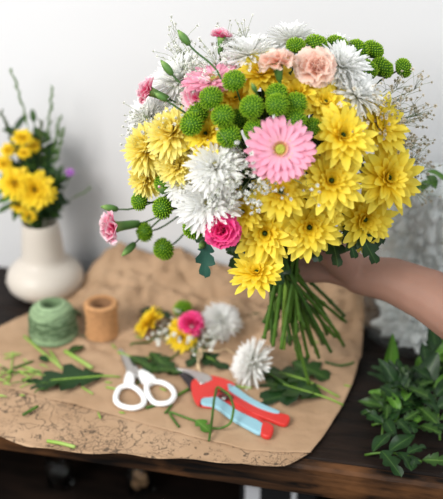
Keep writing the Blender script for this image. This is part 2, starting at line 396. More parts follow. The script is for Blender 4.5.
def head_yellow(seed, m='yel'):
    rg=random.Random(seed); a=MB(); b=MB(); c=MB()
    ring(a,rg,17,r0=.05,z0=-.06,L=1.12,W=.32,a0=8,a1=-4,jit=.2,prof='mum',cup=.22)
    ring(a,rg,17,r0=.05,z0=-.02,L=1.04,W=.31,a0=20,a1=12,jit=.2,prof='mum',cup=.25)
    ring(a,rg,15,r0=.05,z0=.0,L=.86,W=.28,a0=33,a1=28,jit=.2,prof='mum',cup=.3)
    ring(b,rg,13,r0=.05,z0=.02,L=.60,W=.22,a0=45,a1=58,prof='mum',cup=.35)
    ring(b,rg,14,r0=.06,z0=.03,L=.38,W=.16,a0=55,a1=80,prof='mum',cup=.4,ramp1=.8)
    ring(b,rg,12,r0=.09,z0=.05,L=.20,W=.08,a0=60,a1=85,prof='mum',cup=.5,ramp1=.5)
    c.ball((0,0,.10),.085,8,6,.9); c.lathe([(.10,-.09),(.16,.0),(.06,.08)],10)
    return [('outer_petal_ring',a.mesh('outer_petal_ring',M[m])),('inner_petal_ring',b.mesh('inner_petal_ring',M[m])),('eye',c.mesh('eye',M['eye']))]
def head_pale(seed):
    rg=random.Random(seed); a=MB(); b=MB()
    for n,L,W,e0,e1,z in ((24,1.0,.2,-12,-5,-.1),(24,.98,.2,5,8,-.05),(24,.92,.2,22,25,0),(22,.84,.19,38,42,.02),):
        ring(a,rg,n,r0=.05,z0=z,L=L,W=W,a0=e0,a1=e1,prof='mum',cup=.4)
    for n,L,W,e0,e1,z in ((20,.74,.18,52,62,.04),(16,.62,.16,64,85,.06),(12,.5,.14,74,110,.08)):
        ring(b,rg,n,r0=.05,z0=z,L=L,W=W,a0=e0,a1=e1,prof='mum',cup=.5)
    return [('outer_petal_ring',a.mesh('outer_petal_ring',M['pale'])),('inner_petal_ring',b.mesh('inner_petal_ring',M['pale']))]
def head_spider(seed):
    rg=random.Random(seed); a=MB(); b=MB(); c=MB()
    for n,L,e0,e1,z in ((30,1.0,-15,-12,-.06),(32,1.0,2,0,-.03),(30,.97,16,12,0),(28,.9,30,26,.02),(24,.8,44,42,.03)):
        ring(a,rg,n,r0=.05,z0=z,L=L,W=.135,a0=e0,a1=e1,prof='spider',cup=.6,jit=.15)
    for n,L,e0,e1,z in ((20,.62,58,62,.05),(16,.44,68,88,.06)):
        ring(b,rg,n,r0=.05,z0=z,L=L,W=.12,a0=e0,a1=e1,prof='spider',cup=.6,ramp0=.1)
    ring(c,rg,12,r0=.03,z0=.07,L=.24,W=.07,a0=70,a1=95,prof='spider',cup=.6)
    c.ball((0,0,.0),.08,8,5)
    return [('outer_petal_ring',a.mesh('outer_petal_ring',M['white'])),('inner_petal_ring',b.mesh('inner_petal_ring',M['white'])),('centre',c.mesh('centre',M['wcen']))]
def head_santini(seed):
    rg=random.Random(seed); a=MB()
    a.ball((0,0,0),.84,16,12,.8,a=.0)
    n=150; ga=2.39996
    for i in range(n):
        zc=1-1.55*(i+.5)/n; rr=math.sqrt(max(0,1-zc*zc)); th=ga*i+rg.uniform(-.08,.08)
        d=Vector((rr*math.cos(th),rr*math.sin(th),zc)); P=Vector((d.x,d.y,d.z*.8))*.84
        dim=.10 if zc>.93 else 0
        tip=Vector((d.x,d.y,d.z*.82))*(1.0+rg.uniform(.0,.07)-dim)+Vector((0,0,.03))
        t=Vector((-math.sin(th),math.cos(th),0)); b=d.cross(t)
        w=.062; k=len(a.v); q=.40+.15*max(0,zc)
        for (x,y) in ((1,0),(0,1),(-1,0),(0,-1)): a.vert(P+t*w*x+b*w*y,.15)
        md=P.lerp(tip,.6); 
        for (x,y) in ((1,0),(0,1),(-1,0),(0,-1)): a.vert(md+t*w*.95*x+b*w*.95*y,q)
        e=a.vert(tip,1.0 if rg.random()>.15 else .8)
        for j in range(4):
            jj=(j+1)%4; a.f.append((k+j,k+jj,k+4+jj,k+4+j)); a.f.append((k+4+j,k+4+jj,e))
    c=MB(); ring(c,rg,12,r0=.12,z0=-.72,L=.5,W=.22,a0=15,a1=60,prof='mum',cup=.3,ns=3)
    return [('flower_head',a.mesh('flower_head',M['lime'])),('calyx',c.mesh('calyx',M['calyx']))]
def head_carnation(seed, m, full=True, open_=1.0):
    rg=random.Random(seed); a=MB()
    layers=((7,1.0,2,-12,1.15),(6,.97,20,8,1.1),(6,.9,38,28,1.0),(6,.82,55,50,.95),(5,.74,70,72,.8),(4,.64,82,95,.65)) if full else ((7,1.0,35,10,.8),(7,.95,50,32,.8),(6,.9,65,55,.7),(5,.85,80,80,.6))
    for n,L,e0,e1,W in layers:
        off=rg.random()*6
        for i in range(n):
            az=off+6.283*i/n+rg.uniform(-.2,.2); er=Vector((math.cos(az),math.sin(az),0)); et=Vector((-math.sin(az),math.cos(az),0)); ez=Vector((0,0,1))
            LL=L*rg.uniform(.85,1.05); ph=rg.random()*6; fr=rg.uniform(1.2,2.2); rows=[];at=[]
            ns=6; nu=13; p=er*.05+ez*-.15
            pts=[p]
            for i2 in range(ns):
                s=(i2+.5)/ns; aa=R(e0+(e1-e0)*s+rg.uniform(-8,8)); pts.append(pts[-1]+(er*math.cos(aa)+ez*math.sin(aa))*LL/ns)
            for i2 in range(ns+1):
                s=i2/ns; aa=R(e0+(e1-e0)*s); Nn=-er*math.sin(aa)+ez*math.cos(aa); T=er*math.cos(aa)+ez*math.sin(aa)
                w=W*(.14+.86*s**.9)/2; row=[]
                for j in range(nu):
                    u=-1+2*j/(nu-1)
                    rf=math.sin(fr*u*2+ph)*.14*s*s+math.sin(fr*u*4+ph*2)*.05*s*s
                    back=-.30*s*u*u*LL*.6 + ((.035 if j%2 else -.02)*LL if i2==ns else 0)
                    row.append(pts[i2]+et*u*w+Nn*(rf*W)+T*back)
                rows.append(row); at.append(s)
            a.grid(rows,at)
    c=MB(); pr=[(.10,-1.35),(.17,-1.3),(.22,-1.0),(.24,-.6),(.26,-.3),(.30,-.1),(.24,-.08)] if not full else [(.08,-1.0),(.15,-.95),(.22,-.6),(.27,-.3),(.33,-.1),(.25,-.05)]
    c.lathe(pr,12,attrs=[.2,.2,.4,.6,.8,1,1][:len(pr)])
    ring(c,rg,5,r0=.25,z0=-.2,L=.28,W=.26,a0=70,a1=45,prof='mum',cup=.2,ns=3)
    return [('petal_ruffle',a.mesh('petal_ruffle',M[m])),('calyx',c.mesh('calyx',M['calyx']))]
def head_bud(seed, tip=None):
    a=MB(); a.lathe([(.12,-1.0),(.30,-.85),(.42,-.4),(.44,0),(.36,.45),(.20,.85),(.05,1.05)],12,attrs=[0,.1,.3,.6,.8,1,1])
    rg=random.Random(seed); ring(a,rg,4,r0=.2,z0=-.9,L=.55,W=.3,a0=75,a1=88,prof='mum',cup=.2,ns=3)
    out=[('calyx',a.mesh('calyx',M['calyx']))]
    c=MB(); c.lathe([(.14,.7),(.17,.9),(.10,1.08),(.02,1.14)],8,attrs=[0,.5,1,1]); out.append(('petal_tip',c.mesh('petal_tip',M[tip or 'calyx'])))
    return out
HEADS={'yel':[head_yellow(s) for s in (1,2,3,4)], 'pale':[head_pale(s) for s in (5,6)], 'spider':[head_spider(s) for s in (8,9,10)],
 'button':[head_santini(s) for s in (11,12,13)], 'hot':[head_carnation(14,'hot')], 'mixf':[head_carnation(15,'mixp')], 'mix':[head_carnation(16,'mixp',False)],
 'peach':[head_carnation(17,'peach'),head_carnation(18,'peach')], 'bud':[head_bud(19)], 'budp':[head_bud(20,'mixp')], 'ybr':[head_yellow(21,'yelbr')]}
NAMES={'yel':('chrysanthemum','flower'),'pale':('chrysanthemum','flower'),'spider':('spider_chrysanthemum','flower'),'button':('button_chrysanthemum','flower'),
 'hot':('carnation','flower'),'mixf':('carnation','flower'),'mix':('carnation','flower'),'peach':('carnation','flower'),'bud':('carnation_bud','flower bud'),'budp':('carnation_bud','flower bud'),'ybr':('chrysanthemum','flower')}
LEAFM={}
def leaf_mb(L,W,lobes=0,depth=.35,fold=.25,bend=-.6,ns=None,seed=0,wav=.05):
    """a leaf along +X from the origin, upper side +Z"""
    rg=random.Random(seed); ns=ns or (6*lobes if lobes else 12); mb=MB(); rows=[]; at=[]
    p=Vector((0,0,0)); ph=rg.random()*6
    for i in range(ns+1):
        s=i/ns; a=bend*s; T=Vector((math.cos(a),0,math.sin(a))); Nn=Vector((-math.sin(a),0,math.cos(a)))
        base=math.sin(math.pi*min(1,s**.75*.97+.03))**.8 if s<1 else 0
        row=[]
        for u in (-1,-.5,0,.5,1):
            w=base*W/2; fx=0
            if lobes and abs(u)==1:
                q=(s*lobes+(.15 if u<0 else 0))%1.0
                cut=abs(q-.5)*2
                w*=1-depth*cut*cut+.06*math.sin(i*2.9); fx=.10*L*(1-cut)
            elif lobes: w*=(1-depth*.3)
            z=fold*abs(u)*w+wav*L*.5*math.sin(s*9+ph+u*2)*abs(u)*base
            row.append(p+Vector((0,1,0))*u*w+Nn*z+T*fx)
        rows.append(row); at.append([1,.5,0,.5,1]); p=p+T*(L/ns)
    mb.grid(rows,at); return mb
def leaf_mesh(key,mt,*a,**k):
    kk=(key,mt)
    if kk not in LEAFM: LEAFM[kk]=leaf_mb(*a,**k).mesh('leaf',M[mt])
    return LEAFM[kk]
def put_leaf(parent, pos, direction, up, me, scale=1.0, name='leaf'):
    """child leaf placed with world-space frame"""
    x=Vector(direction).normalized(); z=Vector(up)-x*Vector(up).dot(x); z.normalize(); y=z.cross(x)
    W=Matrix.Translation(pos) @ Matrix((x,y,z)).transposed().to_4x4() @ Matrix.Scale(scale,4)
    o=link(name,me,parent); o.matrix_local=mat_of(parent).inverted() @ W if parent else W
    return o

# ------------------------------------------------------------------ the bouquet
BY=1.065
B=at_y(284,266,BY)
def dome(px,py):
    r2=((px-275)/152)**2+((py-160)/128)**2
    q=math.sqrt(max(.0,1-min(r2,1)))
    return BY-.115*q+.02, q
def dome_n(px,py):
    nx=(px-275)/152; ny=-(py-160)/128; q=math.sqrt(max(.08,1-min(.92,nx*nx+ny*ny)))
    return (RT*nx*.85+UP*(ny*.85+.06)-FW*q).normalized()
def bez(a,b,c,d,n):
    out=[]
    for i in range(n+1):
        t=i/n; out.append(a*(1-t)**3+b*3*t*(1-t)**2+c*3*t*t*(1-t)+d*t**3)
    return out
def stem_path(P,n,q,tip,j):
    d=(P-q).length
    T=(q-tip).normalized() if tip is not None else (UP*.9+(P-q).normalized()*.4).normalized()
    pts=bez(P,P-n*d*.30,q+T*d*.45,q,12)
    if tip is not None:
        for i in range(1,7):
            t=i/6; pts.append(q.lerp(tip,t)+Vector((0,0,.004*math.sin(t*3.14)))*j)
    return pts
TIPS=[(264,338,1.05),(273,346,1.04),(281,349,1.035),(309,384,1.06),(308,357,1.08),(318,333,1.12),(327,334,1.13),(344,346,1.12),(346,322,1.14),(319,358,1.10),(268,330,1.08),(290,345,1.10),(299,360,1.07),(286,330,1.12),(276,336,1.11),(312,345,1.13),(296,335,1.05),(331,352,1.09),(271,322,1.11),(304,328,1.06)]
RNG=random.Random(99)
_r=random.Random(31)
TIPS+=[(_r.uniform(264,300),_r.uniform(318,352),_r.uniform(1.05,1.13)) for _ in range(9)]+[(_r.uniform(296,345),_r.uniform(315,345),_r.uniform(1.08,1.16)) for _ in range(7)]
tipi=[0]
def flower(kind,px,py,r,label,n=None,dy=0.0,st=None,leaves=0,tip='auto',var=None,group=None,stemr=None,q=None,spin=None):
    Y,qq=dome(px,py); P=at_y(px,py,Y+dy)
    nn=dome_n(px,py) if n is None else (RT*n[0]+UP*n[1]-FW*n[2]).normalized()
    sc=r*((P-CAM).dot(FW))/F
    vs=HEADS[kind]; v=vs[(var if var is not None else RNG.randrange(99))%len(vs)]
    quat=nn.to_track_quat('Z','Y') @ Quaternion((0,0,1),RNG.random()*6.28 if spin is None else spin)
    nm,cat=NAMES[kind]
    root=empty(nm,P,quat,sc); tag(root,label,cat,group)
    for pn,me in v: link(pn,me,root)
    big=kind in ('yel','pale','spider','hot','mixf','peach','gerb')
    sr=stemr or (.0025 if big else .0012)
    back={'button':.7,'mix':1.3,'bud':.95,'budp':.95,'hot':.95,'peach':.95,'mixf':.95}.get(kind,.05)*sc
    an=RNG.random()*6.28; rr=.020*math.sqrt(RNG.random())
    qp=q if q is not None else B+RT*math.cos(an)*rr+Vector((0,1,0))*math.sin(an)*rr
    tp=None
    if big and tip=='auto' and tipi[0]<len(TIPS):
        t=TIPS[tipi[0]]; tipi[0]+=1; tp=at_y(*t); 
    elif tip not in ('auto',None): tp=at_y(*tip)
    pts=stem_path(P-nn*back,nn,qp,tp,RNG.uniform(-1,1))
    sm=MB()
    if tp is not None:
        lo=pts[12:]; fine=[]
        for a_,b_ in zip(lo[:-1],lo[1:]): fine+= [a_.lerp(b_,t) for t in (0,.25,.5,.75)]
        fine.append(lo[-1]); ph=RNG.randrange(7)
        rad=[sr*.8]+[sr]*11+[sr*(1.45 if (i+ph)%8==0 else 1.0) for i in range(len(fine))]; pts=pts[:12]+fine
    else: rad=[sr*.8]+[sr]*(len(pts)-1)
    sm.tube(pts,rad,8,attr=[min(1,i/len(pts)) for i in range(len(pts))])
    sm.build('stem',M['stem'] if big and RNG.random()<.6 else M['dstem'],root,world=True)
    for k in range(leaves):
        i=3+k*2; p0=pts[min(i,len(pts)-3)]; t=(pts[i+1]-pts[i-1]).normalized()
        a=RNG.random()*6.28; side=(RT*math.cos(a)+UP*math.sin(a)*.7-FW*.15)
        put_leaf(root,p0,(side-t*.3),nn+Vector((0,0,.4)),leaf_mesh('m%d'%(k%2),'leaf' if k%2 else 'leafd',.06,.032,lobes=4,depth=.58,seed=k),RNG.uniform(.8,1.1))
    return root
EO=(.0,-.0,1)
Y=[ # kind,px,py,r,label,normal,dy,leaves
('yel',342,136,31,'yellow chrysanthemum to the upper right of the pink gerbera, dark eye level with it',(.25,.25,.9),-.004,2),
('yel',331,181,31,'yellow chrysanthemum just right of and below the pink gerbera',(.05,.1,1),-.008,2),
('yel',387,178,34,'largest yellow chrysanthemum, at the right rim of the bouquet',(.4,.05,.9),-.012,2),
('yel',281,192,29,'yellow chrysanthemum tucked directly under the pink gerbera',(-.05,.15,1),.0,2),
('yel',265,233,31,'wide yellow chrysanthemum at the bottom, right of the hot pink carnation',(-.1,-.15,1),-.006,2),
('yel',309,227,31,'wide yellow chrysanthemum at the bottom centre right, above the hand',(.05,-.2,1),-.004,2),
('yel',364,219,30,'yellow chrysanthemum at the lower right, above two dark leaves over the wrist',(.3,-.25,.9),.002,2),
('yel',243,212,23,'small yellow chrysanthemum half hidden behind white baby\'s breath',(-.2,.1,1),.006,2),
('yel',378,126,32,'yellow chrysanthemum behind the others at the upper right edge',(.5,.25,.8),.012,1),
('yel',325,205,22,'yellow chrysanthemum wedged between larger ones with only its brown middle showing',(.1,-.1,1),.012,1),
('pale',172,133,29,'pale yellow chrysanthemum at the left side, just left of the leftmost green button',(-.3,.4,.85),.004,2),
('pale',148,148,29,'pale yellow chrysanthemum at the left rim, just above the lowest pale one',(-.6,.25,.75),.008,1),
('pale',178,165,24,'pale yellow chrysanthemum touching the left white spider flowers',(-.3,-.1,.9),.010,1),
('pale',147,178,22,'pale yellow chrysanthemum lowest on the left side, above green buttons',(-.6,-.15,.7),.022,1),
('yel',206,134,25,'deep yellow chrysanthemum between the pale yellow and the white flowers',(-.2,.2,.9),.012,1),
('yel',262,74,27,'yellow chrysanthemum behind the left peach carnation at the top',(-.1,.6,.75),.030,1),
('yel',296,94,25,'yellow chrysanthemum behind the peach carnations\' stems',(.0,.5,.8),.024,1),
('yel',325,103,24,'yellow chrysanthemum below the right peach carnation',(.1,.4,.9),.020,1),
('yel',236,99,20,'yellow chrysanthemum peeping out between green buttons near the top',(-.2,.4,.85),.032,0),
('yel',215,145,18,'yellow chrysanthemum mostly hidden below the left green buttons',(-.2,.3,.9),.03,0),
('spider',209,203,35,'white spider chrysanthemum with yellow centre, left of the small yellow flower',(-.2,.0,1),-.002,2),
('spider',216,167,31,'white spider chrysanthemum with yellow centre, left of the pink gerbera',(-.1,.25,.95),-.002,1),
('spider',184,183,24,'white spider chrysanthemum at the left, partly behind two other white ones',(-.4,.1,.85),.012,1),
('spider',150,118,28,'white spider chrysanthemum at the left shoulder behind the pale yellow one',(-.7,.4,.5),.045,1),
('spider',181,80,33,'white spider chrysanthemum at the upper left below two green buds',(-.45,.6,.6),.05,1),
('spider',250,56,30,'white spider chrysanthemum at the top, left of the peach carnations',(-.1,.85,.45),.035,1),
('spider',291,40,27,'topmost white spider chrysanthemum, behind both peach carnations',(.0,.9,.4),.040,1),
('spider',341,68,31,'white spider chrysanthemum behind the right peach carnation',(.25,.6,.7),.022,1),
('spider',356,96,30,'white spider chrysanthemum at the upper right beside baby\'s breath',(.45,.5,.7),.016,1),
('spider',338,46,18,'small white spider chrysanthemum below the green buttons at the top right',(.2,.9,.4),.045,0),
('hot',222,231,19,'hot pink carnation at the bottom left of the bouquet',(-.2,-.1,1),-.035,0),
('peach',316,66,22,'peach carnation facing the camera, the right one of two at the top',(.05,.25,.95),-.006,0),
('peach',277,61,20,'peach carnation seen from the side, the left one of two at the top',(-.15,.95,.25),-.004,0),
('mixf',199,95,20,'pink carnation half hidden behind the upper left green buttons',(-.4,.3,.9),.012,0),
('mix',149,91,17,'pink carnation seen from the side at the upper left edge, green calyx to the right',(-.95,.35,.3),-.02,0),
('mix',221,37,13,'small pink carnation standing upright above the bouquet',(.05,1,.1),-.005,0),
('mix',114,227,20,'pink and white carnation pointing left out of the bouquet on its stem',(-.95,-.15,.35),-.01,0),
]
for k,px,py,r,lab,n,dy,lv in Y:
    kw={}
    if k=='mix' and py>200: kw['q']=at_y(215,217,1.0)
    flower(k,px,py,r,lab,n,dy,leaves=lv,**kw)
flower('yel',257,273,25,'single small yellow chrysanthemum hanging below the bouquet in front of the stems',(-.15,.5,.75),-.062,leaves=0,tip=None)

# gerberas: every petal its own part
def gerbera(px,py,r,label,n,dy,np_,dome_off=0):
    Yd,_=dome(px,py); P=at_y(px,py,Yd+dy); nn=(RT*n[0]+UP*n[1]-FW*n[2]).normalized()
    sc=r*((P-CAM).dot(FW))/F; root=empty('gerbera',P,nn.to_track_quat('Z','Y'),sc); tag(root,label,'flower')
    rg=random.Random(3)
    pm=[]
    for k in range(4):
        a=MB(); petal(a,rg,0,.18,0,.80,.205,8,6-4*k,'gerb',cup=.18,ns=7,nu=5,twist=.12*(k-1.5)); pm.append(a.mesh('petal',M['pink']))
    for lay,(cnt,z,sc2,tilt) in enumerate(((np_,-.02,1.0,-1),(np_,.03,.97,-7),(18,.06,.72,-14))):
        for i in range(cnt):
            o=link('petal',pm[rg.randrange(4)],root); o.location=(0,0,z)
            o.rotation_euler=(0,R(tilt+rg.uniform(-3,3)),6.283*(i+.5*lay)/cnt+rg.uniform(-.05,.05)); o.scale=(sc2*rg.uniform(.94,1.03),)*3
    c=MB(); ring(c,rg,30,r0=.14,z0=.11,L=.13,W=.05,a0=45,a1=60,prof='spider',ns=3,cup=.3); ring(c,rg,34,r0=.20,z0=.10,L=.20,W=.06,a0=12,a1=50,prof='spider',ns=3,cup=.3)
    c.build('floret_ring',M['pinkfl'],root)
    d=MB(); d.lathe([(.155,.02),(.15,.10),(.11,.15),(.05,.145),(.01,.12)],20,attrs=[0,.3,1,.6,0]); d.build('disc',M['disc'],root)
    pts=stem_path(P-nn*.01,nn,B+RT*.004,at_y(283,349,1.045),0); s=MB(); s.tube(pts,.0033,10); s.build('stem',M['cut'],root,world=True)
    cl=MB(); cl.lathe([(.06,-.25),(.2,-.18),(.3,-.03),(.1,0)],16); cl.build('calyx',M['calyx'],root)
gerbera(280,150,37,'pink gerbera with lime centre, facing the camera in the middle of the bouquet',(-.02,.08,1),-.018,24)
gerbera(214,82,34,'pink gerbera tilted upward, half hidden behind green buttons at the upper left',(-.15,.8,.55),.018,24)

G=[ # green buttons
(234,81,12.5,'green button flower highest of the left cluster, over the pink gerbera behind',-.012),
(211,98,13,'green button flower left below the highest one of the left cluster',-.012),
(192,124,13,'leftmost front green button of the upper cluster, beside pale yellow petals',-.006),
(198,113,12,'green button partly behind the leftmost front one of the upper cluster',.006),
(223,116,12.5,'green button in the middle of the left cluster, ringed by others',-.012),
(229,136,13,'green button at the bottom of the left cluster above the white spider flower',-.010),
(252,107,13,'green button left of the pair above the pink gerbera',-.012),
(277,105,12.5,'green button in front of another one, straight above the pink gerbera',-.014),
(277,94,12,'green button behind and above the one straight above the pink gerbera',.004),
(255,130,12,'green button touching the upper left petals of the pink gerbera',-.006),
(296,103,12,'green button under the right peach carnation\'s left side',.000),
(294,120,13,'green button touching the upper right petals of the pink gerbera',-.004),
(312,128,11,'dark green button between the pink gerbera and the yellow flower to its right',.006),
(239,119,11,'green button deep in the gap of the left cluster',.018),
(296,46,10.5,'leftmost green button along the top edge of the bouquet',.02),
(316,44,12,'second green button from the left along the top edge',.02),
(337,45,12,'third green button from the left along the top edge',.02),
(358,50,12.5,'green button right of the white flower along the top edge, brighter green',.015),
(373,50,11.5,'green button at the top right corner of the bouquet',.022),
(368,69,11,'green button behind and below the top right corner ones',.026),
(382,68,12.5,'green button inside of the outermost one at the upper right',.01),
(403,68,10.5,'outermost green button on its own stem at the upper right',.01),
(140,201,10.5,'leftmost green button of the lower left cluster',.0),
(164,183,11,'topmost green button of the lower left cluster, under pale yellow petals',.004),
(163,208,12,'green button in the middle of the lower left cluster',-.004),
(145,232,10.5,'green button of the lower left cluster beside the pink and white carnation\'s calyx',.0),
(194,228,12,'green button left of the hot pink carnation',-.006),
(164,249,12,'lowest green button of the lower left cluster',.0)]
for px,py,r,lab,dy in G:
    kw={}
    n=None
    if px<200 and py>175: kw['q']=at_y(225+RNG.uniform(-4,4),222+RNG.uniform(-8,4),1.0); n=((px-215)/70,(215-py)/90,.75)
    if px>395: n=(.7,.3,.5)
    flower('button',px,py,r,lab,n,dy,**kw)
# buds: n is the direction the tip points
for k,px,py,r,lab,n,q in (
 ('bud',110,208,8.5,'green carnation bud farthest left, above the pink and white carnation',(-1,.15,.3),(225,210,1.0)),
 ('bud',129,249,9,'green carnation bud at the lower left pointing down',(-.7,-.7,.2),(225,222,1.0)),
 ('budp',163,190,9,'green carnation bud with a pink tip facing out at the left',(-.4,.35,.85),(225,205,1.0)),
 ('bud',203,244,9,'green bud hanging right under the hot pink carnation',(-.3,-.4,.8),(235,232,1.0)),
 ('bud',184,38,9,'topmost green bud at the upper left on a bare stem',(-.6,.75,.1),(224,90,1.0)),
 ('bud',167,68,9,'green bud on a bare stem below and left of the topmost bud',(-.6,.75,.1),(201,116,.995)),
 ('bud',254,88,6,'tiny green bud standing above the green buttons near the left peach carnation',(-.3,.5,.5),(262,110,.98)),
 ('bud',161,97,7,'small green bud beside the side-on pink carnation\'s calyx',(-.8,.5,.2),None)):
    Yd,_=dome(px,py)
    flower(k,px,py,r,lab,n,-.03 if (px<200 and py<110) else -.006,tip=None,q=(at_y(*q) if q else None))

# baby's breath sprays
def spray(name_label, region, count, base, yoff, rs=(.0022,.0034), m='bb', seed=1, Yfix=None, group=None, flat=None, cat='flower'):
    rg=random.Random(seed); base=Vector(base)
    root=empty('babys_breath_spray',base); tag(root,name_label,cat,group)
    st=MB(); bl=MB(); x0,y0,x1,y1=region
    npx=[]; nodes=[]; nb=max(5,count//7)
    for i in range(nb):
        px=min(x1,max(x0,rg.gauss((x0+x1)/2,(x1-x0)/3.4))); py=min(y1,max(y0,rg.gauss((y0+y1)/2,(y1-y0)/3.4))); Yd=Yfix or dome(px,py)[0]; npx.append((px,py))
        P=at_y(px,py,Yd+yoff+rg.uniform(0,.02)); 
        if flat is not None: P=ground(px,py,rg.uniform(.006,.014))
        P=base.lerp(P,.90); nodes.append(P)
        md=base.lerp(P,.5)+Vector((rg.uniform(-.01,.01),0,rg.uniform(0,.01))); st.tube([base,md,P],.0005,4)
    for i in range(count):
        ni=rg.randrange(nb); px=npx[ni][0]+rg.gauss(0,8); py=npx[ni][1]+rg.gauss(-2,8); Yd=Yfix or dome(px,py)[0]
        P=at_y(px,py,Yd+yoff+rg.uniform(-.012,.012))
        if flat is not None: P=ground(px,py,rg.uniform(.012,.038))
        nd=nodes[ni]; st.tube([nd,nd.lerp(P,.5)+Vector((0,0,.002)),P],.00025,3)
        r=rg.uniform(*rs); ax=Vector((rg.uniform(-1,1),rg.uniform(-1.4,.2),rg.uniform(-.4,1))).normalized(); q=ax.to_track_quat('Z','Y')
        b=MB(); 
        for (nn_,e0,L) in ((5,15,1.0),(5,45,.85),(4,75,.6)): ring(b,rg,nn_,r0=.1,z0=0,L=L,W=.7,a0=e0,a1=e0+10,prof='mum',ns=2,cup=.3)
        b.ball((0,0,-.1),.4,5,4)
        b.xform(Matrix.Translation(P) @ q.to_matrix().to_4x4() @ Matrix.Scale(r,4))
        k=len(bl.v); bl.v+=b.v; bl.a+=b.a; bl.f+=[tuple(i+k for i in f) for f in b.f]
    st.build('stem',M['bbs'],root,world=True)
    o=bl.build('blossoms',M[m],root,world=True); o['kind']='stuff'
inner=at_y(262,170,1.03)
spray('dense white baby\'s breath left of and below the pink gerbera',(212,150,262,212),95,inner,-.036,(.0024,.0038),seed=1)
spray('few white baby\'s breath blossoms scattered over yellow flowers under the gerbera',(238,176,312,214),26,inner,-.03,(.0018,.0028),seed=2)
spray('fine baby\'s breath rising at the upper left behind the green buds',(158,34,215,104),190,at_y(225,130,1.06),.012,(.0018,.0030),'bb',3)
spray('baby\'s breath at the left shoulder below the side-on pink carnation',(130,92,170,140),70,at_y(215,150,1.06),-.005,(.002,.0032),'bb',4)
spray('cream baby\'s breath airy at the upper right, beside the outermost green button',(362,84,426,150),210,at_y(320,140,1.06),-.004,(.0018,.003),'bbc',5)
spray('thin baby\'s breath above the back gerbera beside the upright small carnation',(212,34,262,62),70,at_y(245,110,1.06),.02,(.0018,.0028),'bb',6)
spray('baby\'s breath at the right rim behind the largest yellow chrysanthemum',(400,120,432,200),110,at_y(340,170,1.06),.014,(.0018,.0028),'bbc',7)

# bouquet greenery
def loose_leaf(px,py,tox,toy,yv,wpx,label,mt='leafd',lobes=4,name='chrysanthemum_leaf',depth=.6,cat='leaf'):
    A=at_y(px,py,yv); Bp=at_y(tox,toy,yv-.012); L=(Bp-A).length
    root=empty(name,A); tag(root,label,cat)
    put_leaf(root,A,Bp-A,-FW+UP*.4,leaf_mb(1,.52,lobes=lobes,depth=depth,bend=-.15,seed=int(px)).mesh('leaf_blade',M[mt]),L,'leaf_blade')
    s=MB(); s.tube([A,A.lerp(B,.3)+Vector((0,.01,0)),B.lerp(A,.25)],.001,6); s.build('leaf_stalk',M['dstem'],root,world=True)
loose_leaf(345,226,356,259,1.0,14,'dark leaf hanging over the wrist, the left one of two')
loose_leaf(356,226,378,264,1.0,14,'dark leaf hanging over the wrist, the right one of two')
loose_leaf(206,240,205,279,1.01,12,'blue-green leaf hanging under the hot pink carnation',mt='teal',lobes=3)
for i,(a,b,c,d,t) in enumerate(((262,120,238,128,'dark leaf behind the green buttons left of the gerbera'),(300,135,318,150,'dark leaf behind the right edge of the gerbera'),(190,190,205,172,'dark leaf among the white spider flowers'),(185,170,176,192,'dark leaf behind the topmost lower left button'),(350,200,342,215,'dark leaf in the gap left of the lower right yellow flower'),(330,160,322,170,'dark leaf between the two yellow flowers right of the gerbera'),(230,215,215,245,'dark leaf behind the hot pink carnation'),(300,200,300,212,'dark leaf in the gap below the gerbera'))):
    loose_leaf(a,b,c,d,1.03,12,t)
# leafy filler branches inside the dome
for i in range(12):
    a=i/12*6.283; px=270+75*math.cos(a); py=165+58*math.sin(a)
    P=at_y(px,py,1.05); root=empty('foliage_branch',B+Vector((RNG.uniform(-.01,.01),RNG.uniform(-.01,.01),0)))
    tag(root,'dark green foliage branch showing in gaps between the bouquet\'s flowers','foliage','foliage branches inside the bouquet')
    Q=root.location; pts=bez(Q,Q+UP*.06,P.lerp(Q,.3),P,8); s=MB(); s.tube(pts,.0013,6); s.build('stem',M['dstem'],root,world=True)
    for k in range(5):
        aa=RNG.random()*6.28
        put_leaf(root,pts[3+k],RT*math.cos(aa)+UP*math.sin(aa)-FW*.2,-FW+UP*.3,leaf_mesh('m%d'%(k%2),'leaf' if k%2 else 'leafd',.06,.032,lobes=4,depth=.58,seed=k),RNG.uniform(.8,1.15))
# extra bare stems of the bundle
for i,(tx,ty,yy) in enumerate(TIPS[tipi[0]:]):
    pass

